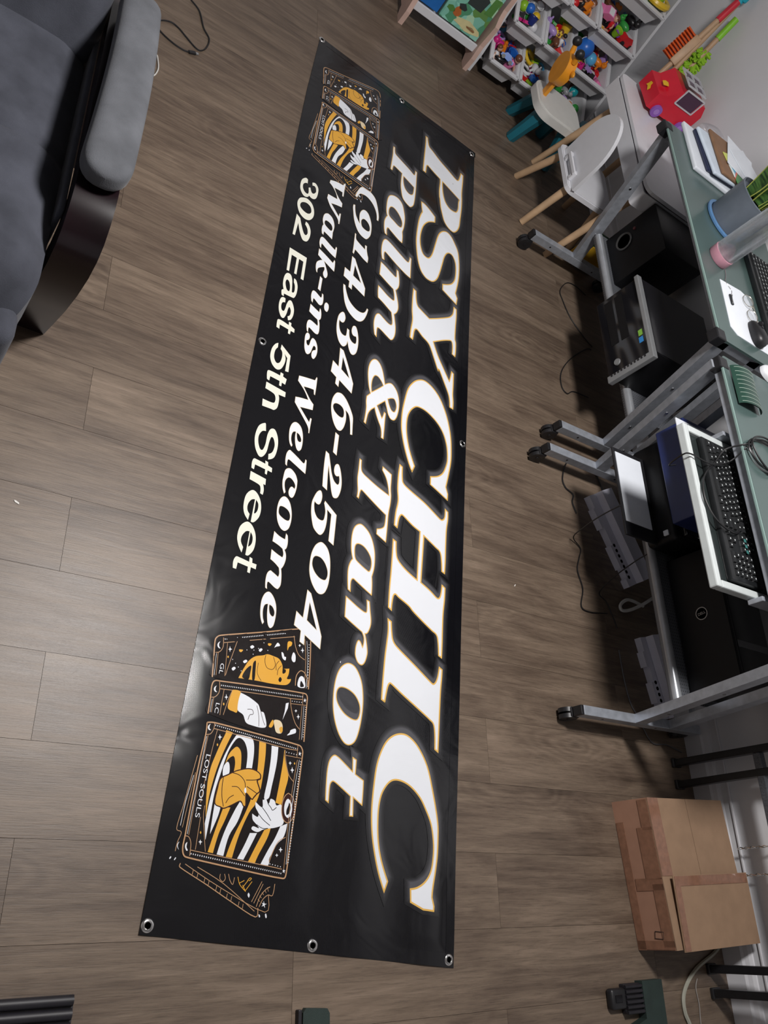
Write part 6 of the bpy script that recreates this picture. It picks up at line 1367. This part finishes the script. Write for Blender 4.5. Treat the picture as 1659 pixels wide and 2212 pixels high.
# ---- children's book rack with rosy wooden sides
br = thing('book_rack', 'low children book rack with pinkish wooden sides and white ledge', 'book rack', (1.615, 3.62, 0))
M_rosy = mat('rosy_wood', (0.56, 0.39, 0.33), 0.5, var=0.08, vscale=16)
prof = [(3.448, 0.0), (3.500, 0.0), (3.530, 0.03), (3.70, 0.03), (3.74, 0.0), (3.79, 0.0), (3.80, 0.52), (3.74, 0.56), (3.60, 0.50), (3.545, 0.40), (3.520, 0.33), (3.515, 0.28), (3.500, 0.25), (3.470, 0.22), (3.468, 0.12), (3.450, 0.06)]
for x in (1.418, 1.788): MB().prism(prof, (x, 0, 0), (0, 1, 0), (0, 0, 1), 0.022).build('side_panel', M_rosy, br)
for i, (y, z) in enumerate(((3.485, 0.070), (3.575, 0.225), (3.655, 0.37))):
    MB().rbox(1.4402, 1.7878, y, y + 0.100, z, z + 0.008, 0.002).build('shelf', M_white, br)
    MB().rbox(1.4402, 1.7878, y - 0.004, y + 0.006, z, z + 0.036, 0.002).build('ledge', M_white, br)
    MB().rbox(1.4402, 1.7878, y + 0.097, y + 0.105, z, z + 0.125, 0.002).build('back_board', M_white, br)
def book(label, x0, x1, y, z, hgt, th, lean, mcover, marks):
    M = Matrix.Translation(Vector(((x0 + x1) / 2, y, z))) @ Matrix.Rotation(lean, 4, 'X'); w = x1 - x0
    t_ = thing('picture_book', label, 'book', ((x0 + x1) / 2, y, z))
    MB().rbox(-w / 2, w / 2, 0, th, 0, hgt, 0.002, 1, M).build('cover', mcover, t_)
    MB().box(-w / 2 + 0.003, w / 2 - 0.002, 0.0025, th - 0.0025, hgt - 0.0005, hgt + 0.0005, M).build('pages', M_paper, t_)
    for nm, mt, poly in marks:
        MB().prism(poly, M @ Vector((0, -0.0002, 0)), M.to_3x3() @ Vector((1, 0, 0)), M.to_3x3() @ Vector((0, 0, 1)), 0.0008).build(nm, mt, t_)
    return t_
M_dino = multi('dino_print', 26, ['#6fae9d', '#8cc7b5', '#4f8f6d', '#a9cfae', '#7bb9a6', '#5f8a4a'])
M_seaB = mat('book_sea_blue', (0.02, 0.25, 0.55), 0.3, var=0.5, vscale=25)
def blob(cx, cy, rx, ry, n=12, ph=0.0): return [(cx + rx * math.cos(2 * PI * k / n) * (1 + .18 * math.sin(3 * k + ph)), cy + ry * math.sin(2 * PI * k / n) * (1 + .15 * math.cos(2 * k + ph))) for k in range(n)]
M_dg2 = mat('print_dark', (0.03, 0.04, 0.04), 0.4); M_or2 = mat('print_rust', (0.42, 0.12, 0.03), 0.4); M_gn2 = mat('print_green', (0.08, 0.22, 0.05), 0.4); M_bl2 = mat('print_blue', (0.02, 0.20, 0.50), 0.4); M_yl2 = mat('print_cream', (0.62, 0.56, 0.30), 0.4)
book('teal dinosaur picture book standing in the front of the book rack', 1.560, 1.775, 3.492, 0.1085, 0.205, 0.016, -0.18, M_dino,
     [('picture_patch', M_yl2, blob(0.03, 0.03, 0.070, 0.020)), ('picture_patch', M_or2, blob(-0.045, 0.055, 0.018, 0.022, 10, 1)), ('picture_patch', M_dg2, blob(-0.035, 0.082, 0.020, 0.014, 9, 2)), ('picture_patch', M_or2, blob(0.05, 0.028, 0.024, 0.008, 9, 3)),
      ('picture_patch', M_gn2, blob(-0.078, 0.052, 0.020, 0.012)), ('picture_patch', M_dg2, [(-0.030, 0.105), (0.045, 0.105), (0.055, 0.160), (0.010, 0.185), (-0.030, 0.165)]), ('picture_patch', M_bl2, [(-0.005, 0.172), (0.050, 0.168), (0.052, 0.2), (-0.004, 0.2)]), ('picture_patch', M_gn2, [(0.060, 0.110), (0.098, 0.115), (0.100, 0.19), (0.068, 0.185)])])
book('blue undersea picture book with an orange star on the rack', 1.640, 1.782, 3.582, 0.2635, 0.19, 0.012, -0.15, M_seaB, [('picture_patch', mat('print_orange', (0.75, 0.33, 0.04), 0.4), [(0.018 * (1 if k % 2 else 2.1) * 0.55 * math.cos(2 * PI * k / 10) + 0.02, 0.018 * (1 if k % 2 else 2.1) * 0.55 * math.sin(2 * PI * k / 10) + 0.055) for k in range(10)]), ('title_block', M_paper, [(-0.062, 0.100), (0.0, 0.100), (0.0, 0.140), (-0.062, 0.140)])])
book('slim blue book lying low in the book rack', 1.445, 1.550, 3.494, 0.1085, 0.150, 0.010, -0.16, mat('book_blue', (0.015, 0.13, 0.42), 0.35), [('picture_patch', M_paper, blob(0.0, 0.09, 0.03, 0.02))])

# ================================================================== RECLINER
M_suede = mat('grey_suede', (0.060, 0.064, 0.080), 0.92, spec=0.15, var=0.28, vscale=11, bump=0.25, bscale=420, sheen=0.12)
M_suede2 = mat('grey_suede_arm', (0.105, 0.110, 0.122), 0.92, spec=0.15, var=0.2, vscale=13, bump=0.25, bscale=420, sheen=0.12)
M_maho = mat('dark_mahogany', (0.007, 0.0025, 0.004), 0.2, spec=0.5, var=0.4, vscale=8)
rc = thing('recliner', 'grey suede recliner with padded arms on curved dark mahogany supports', 'recliner', (-0.07, 1.5, 0))
def cushion(name, x0, x1, y0, y1, z0, z1, mt, bev, M=None, parent=None):
    b_ = MB(); b_.rbox(x0, x1, y0, y1, z0, z1, bev, 5, M); return b_.build(name, mt, parent or rc, smooth=True, angle=70)
def arm(xi, xo, mirror=1):
    # curved wooden support: flat top, rounded front falling to the floor
    cx = [];
    outer = [(1.86, 0.0), (1.86, 0.470), (1.80, 0.490), (1.29, 0.495), (1.262, 0.492), (1.238, 0.486), (1.205, 0.470), (1.175, 0.445), (1.158, 0.412), (1.152, 0.362), (1.160, 0.290), (1.182, 0.200), (1.215, 0.100), (1.25, 0.0)]
    inner = [(1.31, 0.0), (1.275, 0.10), (1.245, 0.20), (1.222, 0.29), (1.215, 0.35), (1.225, 0.40), (1.26, 0.435), (1.32, 0.445), (1.76, 0.445), (1.80, 0.42), (1.80, 0.0)]
    pr = outer + inner
    b_ = MB(); b_.prism([(y, z) for y, z in pr], (min(xi, xo), 0, 0), (0, 1, 0), (0, 0, 1), abs(xo - xi))
    return b_.build('arm_support', M_maho, rc, smooth=True, angle=32)
arm(0.207, 0.287); arm(-0.435, -0.355)
def pad(xc, w0):
    g = MB(); NS, NR = 40, 36
    def f(u, v):
        t = 0.5 - 0.5 * math.cos(PI * v); y = 1.245 + 0.565 * t; xc_ = xc + 0.014 * math.sin(t * 2.2) - 0.004
        k = min(1.0, max(0.0, 1 - ((0.105 - t) / 0.105) ** 2.6) ** 0.42 if t < 0.105 else 1.0); k = min(k, math.sqrt(max(0.0, 1 - ((t - 0.93) / 0.07) ** 2)) if t > 0.93 else 1.0)
        a = 2 * PI * u; cs, sn = math.cos(a), math.sin(a)
        w = w0 * (1.04 - 0.14 * t) * max(k, 0.04); hgt = 0.030 * (0.35 + 0.65 * k) if k > 0.03 else 0.012
        zz = 0.4965 + 0.030 + hgt * math.copysign(abs(sn) ** 0.62, sn) + 0.006 * math.sin(PI * t); yy = y
        return Vector((xc_ + w * math.copysign(abs(cs) ** 0.6, cs), yy, max(zz, 0.4962)))
    g.grid(f, NS, NR, True)
    g.add([f(i / NS, 0.0) for i in range(NS)], [tuple(range(NS))]); g.add([f(i / NS, 1.0) for i in range(NS)], [tuple(range(NS))])
    return g.build('arm_pad', M_suede2, rc, smooth=True, angle=75)
pad(0.2495, 0.0475); pad(-0.395, 0.0475)
# seat with a cross seam, front fall and closed foot rest
def seatf(u, v):
    x = -0.350 + 0.548 * u; y = 1.005 + 0.69 * v
    x = -0.076 + (x + 0.076) * (1 - 0.14 * (1 - min(1, (y - 1.005) / 0.09)) ** 2)
    e = min(u, 1 - u) * 0.548; ez = 0.045 * (1 - min(1, e / 0.07)) ** 2
    ef = 0.10 * (1 - min(1, (y - 1.005) / 0.12)) ** 2.2
    seam = 0.010 * math.exp(-((y - 1.375 - 0.02 * (u - .5)) / 0.010) ** 2)
    return Vector((x, y, 0.425 - ez - ef - seam + 0.010 * math.sin(PI * u) + 0.004 * math.sin(9 * x + 6 * y) * math.sin(14 * y)))
g = MB(); g.grid(seatf, 40, 60)
ring = [(i / 39, 0) for i in range(40)] + [(1, j / 59) for j in range(1, 60)] + [(i / 39, 1) for i in range(38, -1, -1)] + [(0, j / 59) for j in range(58, 0, -1)]
A = [seatf(*q) for q in ring]; B = [Vector((p.x, p.y + (0.045 if q[1] == 0 else 0), 0.270)) for p, q in zip(A, ring)]; n = len(ring)
g.add(A + B + [], [(k, (k + 1) % n, n + (k + 1) % n, n + k) for k in range(n)]); g.build('seat_cushion', M_suede, rc, smooth=True, angle=60)
cushion('foot_rest', -0.345, 0.186, 0.962, 1.056, 0.085, 0.345, M_suede, 0.034)
cushion('seat_base', -0.345, 0.195, 1.06, 1.70, 0.09, 0.272, M_suede, 0.015)
cushion('inner_side_panel', 0.1955, 0.2065, 1.225, 1.80, 0.10, 0.440, M_suede, 0.004); cushion('inner_side_panel', -0.3545, -0.3485, 1.305, 1.80, 0.10, 0.470, M_suede, 0.002)
Mk = Matrix.Translation(Vector((0, 1.665, 0.40))) @ Matrix.Rotation(math.radians(-24), 4, 'X')
cushion('back_cushion', -0.352, 0.205, 0.0, 0.17, -0.02, 0.62, M_suede, 0.055, Mk)
cushion('head_cushion', -0.34, 0.192, -0.045, 0.13, 0.42, 0.66, M_suede, 0.06, Mk)
for x in (-0.30, 0.15): MB().rbox(x - 0.025, x + 0.025, 1.66, 1.71, 0.0, 0.0895, 0.004).build('foot', M_maho, rc)
for x in (-0.30, 0.172): MB().rbox(x - 0.030, x + 0.024, 1.160, 1.205, 0.0, 0.0895, 0.004).build('foot', mat('reddish_wood', (0.10, 0.045, 0.035), 0.4), rc)

# ================================================================== CARDBOARD BOX
M_card2 = mat('cardboard', (0.300, 0.195, 0.125), 0.75, spec=0.2, var=0.06, vscale=26, bump=0.1, bscale=150)
M_card3 = mat('cardboard_front', (0.345, 0.190, 0.128), 0.7, spec=0.25, var=0.06, vscale=26)
M_tape = mat('packing_tape', (0.24, 0.120, 0.075), 0.12, spec=0.6, var=0.15, vscale=60)
bx = thing('cardboard_box', 'low brown cardboard box with taped flaps against the wall', 'box', (2.34, 0.10, 0))
x0, x1, y0, y1, zt = 2.150, 2.530, -0.106, 0.296, 0.128
sk = 0.030  # the box stands a little askew: front edge further out at the far end
def bxp(u, v): return (x0 + (x1 - x0) * u - 0.014 * v + 0.018 * (1 - v), y0 + (y1 - y0) * v + 0.012 * u)
C4 = [bxp(0, 0), bxp(1, 0), bxp(1, 1), bxp(0, 1)]
b_ = MB()
V = [(p[0], p[1], 0.0) for p in C4] + [(p[0], p[1], zt) for p in C4]
b_.add(V, [(0, 1, 2, 3), (1, 2, 6, 5), (2, 3, 7, 6), (0, 1, 5, 4)]); b_.build('box_walls', M_card2, bx)
f_ = MB(); f_.add([V[0], V[3], V[7], V[4]], [(0, 1, 2, 3)]); f_.build('front_wall', M_card3, bx)
def flap(u0, u1, v0, v1, z0, z1, z2, z3, name='flap'):
    P = [bxp(u0, v0) + (z0,), bxp(u1, v0) + (z1,), bxp(u1, v1) + (z2,), bxp(u0, v1) + (z3,)]; Q = [(p[0], p[1], p[2] + 0.0035) for p in P]
    m2 = MB(); m2.add(P + Q, [(0, 3, 2, 1), (4, 5, 6, 7), (0, 1, 5, 4), (1, 2, 6, 5), (2, 3, 7, 6), (3, 0, 4, 7)]); return m2.build(name, M_card2, bx)
flap(0.0, 0.50, 0.0, 1.0, zt - .001, zt - .003, zt - .003, zt - .001); flap(0.505, 1.0, 0.42, 1.0, zt - .003, zt - .001, zt - .001, zt - .003)
lf = flap(0.07, 1.035, -0.015, 0.47, zt + .006, zt + .012, zt + .020, zt + .016)
def tape(pts, parent, th=0.0006):
    m2 = MB(); P = [Vector(p) for p in pts]; nrm = (P[1] - P[0]).cross(P[3] - P[0]).normalized()
    if nrm.z < -0.1 or nrm.x > 0.5: nrm = -nrm
    Q = [p + nrm * 0.0010 for p in P]; m2.add(P + Q, [(0, 3, 2, 1), (4, 5, 6, 7), (0, 1, 5, 4), (1, 2, 6, 5), (2, 3, 7, 6), (3, 0, 4, 7)]); return m2.build('tape', M_tape, parent)
ZF = zt + 0.0027
tape([bxp(0.0, 0.47) + (ZF,), bxp(0.13, 0.47) + (ZF,), bxp(0.13, 1.0) + (ZF,), bxp(0.0, 1.0) + (ZF,)], bx)
def fr_(v, z, e=0.0006): p = bxp(0, v); return (p[0] - e, p[1], z)
for v0, v1, z0, z1 in ((0.78, 0.99, 0.094, 0.127), (0.45, 0.80, 0.075, 0.127), (0.02, 0.42, 0.092, 0.127), (0.0, 0.85, 0.003, 0.030), (0.38, 0.46, 0.035, 0.127), (0.005, 0.06, 0.004, 0.127)):
    tape([fr_(v0, z0), fr_(v1, z0), fr_(v1, z1), fr_(v0, z1)], bx)
def lift(u, v): # on the raised flap
    a = (u - 0.07) / 0.965; c = (v + 0.015) / 0.485
    z = (zt + .006) * (1 - a) * (1 - c) + (zt + .012) * a * (1 - c) + (zt + .020) * a * c + (zt + .016) * (1 - a) * c
    return bxp(u, v) + (z + 0.0038,)
tape([lift(0.08, 0.40), lift(1.02, 0.40), lift(1.02, 0.465), lift(0.08, 0.465)], lf)
tape([lift(0.075, -0.01), lift(0.14, -0.01), lift(0.14, 0.40), lift(0.075, 0.40)], lf)
mk = MB(); px_ = [fr_(0.12, 0.070, 0.0012), fr_(0.075, 0.066, 0.0012), fr_(0.070, 0.094, 0.0012), fr_(0.115, 0.098, 0.0012)]; mk.tube(px_, 0.0010, 5, True); mk.build('marker_square', M_blkp, bx)

# ================================================================== BLACK METAL RACK AT THE RIGHT WALL
rk = thing('metal_rack', 'black metal rack with paired flat posts standing against the wall', 'rack', (2.51, 0.12, 0))
M_bm = mat('black_metal', (0.012, 0.012, 0.014), 0.35, 0.2, var=0.2, bump=0.1, bscale=300)
for y in (0.440, 0.370, -0.168, -0.232):
    MB().rbox(2.478, 2.510, y - 0.011, y + 0.011, 0.0, 0.80, 0.002).build('post', M_bm, rk)
    MB().rbox(2.474, 2.514, y - 0.015, y + 0.015, -0.0, 0.012, 0.003).build('foot_cap', M_blkp, rk)
MB().rbox(2.4805, 2.5075, -0.2205, 0.4285, 0.292, 0.316, 0.002).build('cross_bar', mat('grey_metal', (0.10, 0.105, 0.12), 0.4, 0.4, var=0.3, vscale=200), rk)
MB().rbox(2.450, 2.540, -0.260, 0.470, 0.8005, 0.820, 0.003).build('rack_top', M_bm, rk)
MB().rbox(2.4805, 2.5075, -0.2205, 0.4285, 0.700, 0.722, 0.002).build('cross_bar', M_bm, rk)
for y in (0.165, 0.087):
    t = thing('chain', 'thin silver twisted chain hanging %s behind the cardboard box' % ('farther' if y > 0.1 else 'nearer'), 'chain', (2.55, y, 0.14))
    for k in range(2): MB().tube([(2.552 + 0.0028 * math.cos(i * .9 + k * PI), y + 0.0028 * math.sin(i * .9 + k * PI), 0.135 + 0.0058 * i) for i in range(96)], 0.0016, 5).build('strand', M_gro, t, smooth=True)
    MB().tube([(2.552 + 0.010 * math.cos(a), y, 0.692 + 0.010 * math.sin(a)) for a in np.linspace(0, 2 * PI, 15)[:-1]], 0.0016, 5, True).build('hook', M_gro, t, smooth=True)

# ================================================================== THINGS AT THE VIEWER'S FEET
M_rub = mat('ribbed_rubber', (0.013, 0.012, 0.016), 0.5, var=0.2)
t = thing('ribbed_mat', 'black ribbed rubber pad at the lower left edge of the floor', 'rubber pad', (0.46, -0.17, 0))
MB().box(0.33, 0.558, -0.262, -0.118, 0.0, 0.010).build('base', M_rub, t)
for i in range(7): MB().tube([(0.33, -0.1265 - 0.0212 * i, 0.0125), (0.555, -0.1265 - 0.0212 * i, 0.0125)], 0.0095, 12).build('rib', M_rub, t, smooth=True)
t = thing('green_strap', 'dark green webbing strap end with rounded tip at the lower edge', 'strap', (1.06, -0.23, 0))
M_gweb = mat('green_webbing', (0.016, 0.030, 0.026), 0.7, var=0.15, bump=0.3, bscale=500)
sp = MB(); sp.prism([(1.035, -0.40), (1.107, -0.40), (1.104, -0.185), (1.098, -0.176), (1.045, -0.172), (1.038, -0.18)], (0, 0, 0.0), (1, 0, 0), (0, 1, 0), 0.012); sp.build('webbing', M_gweb, t)
MB().rbox(1.026, 1.0345, -0.40, -0.174, 0.0, 0.014, 0.002).build('black_edge', M_rub, t)
t = thing('brush_grip', 'black ribbed grip with a dark green back lying at the lower right', 'hand brush', (2.11, -0.25, 0))
MB().prism([(2.130, -0.180), (2.218, -0.180), (2.214, -0.42), (2.072, -0.42), (2.076, -0.285), (2.130, -0.270)], (0, 0, 0.0), (1, 0, 0), (0, 1, 0), 0.026).build('back_plate', M_gweb, t)
MB().rbox(2.060, 2.129, -0.256, -0.184, 0.0, 0.018, 0.003).build('rib_base', M_rub, t)
for i in range(6): MB().tube([(2.060, -0.191 - 0.0122 * i, 0.020), (2.129, -0.191 - 0.0122 * i, 0.021)], 0.0050, 10).build('rib', M_rub, t, smooth=True)
MB().rbox(2.000, 2.0595, -0.243, -0.192, 0.0, 0.024, 0.008, 3).build('tip', M_blkp, t, smooth=True)
MB().rbox(2.012, 2.040, -0.226, -0.208, 0.0242, 0.0262, 0.0008, 1).build('tip_window', M_gloss, t)
# crumbs on the floor
M_crumb = mat('crumb_white', (0.7, 0.68, 0.64), 0.6)
for nm, lab, x, y, rz, l in (('paper_scrap', 'tiny white paper scrap on the floor left of the banner', 0.302, 0.808, -0.5, 0.014), ('paper_scrap', 'tiny white paper scrap on the floor right of the banner', 1.803, 0.937, 0.9, 0.010)):
    M = Matrix.Translation(Vector((x, y, 0.0005))) @ Matrix.Rotation(rz, 4, 'Z')
    r = MB().prism([(-l / 2, 0), (-l / 5, -l / 6), (l / 2, -l / 12), (l / 3, l / 6), (-l / 4, l / 7)], (0, 0, 0), (1, 0, 0), (0, 1, 0), 0.0012).build(nm, M_crumb, None); r.matrix_world = M; tag(r, lab, 'scrap')
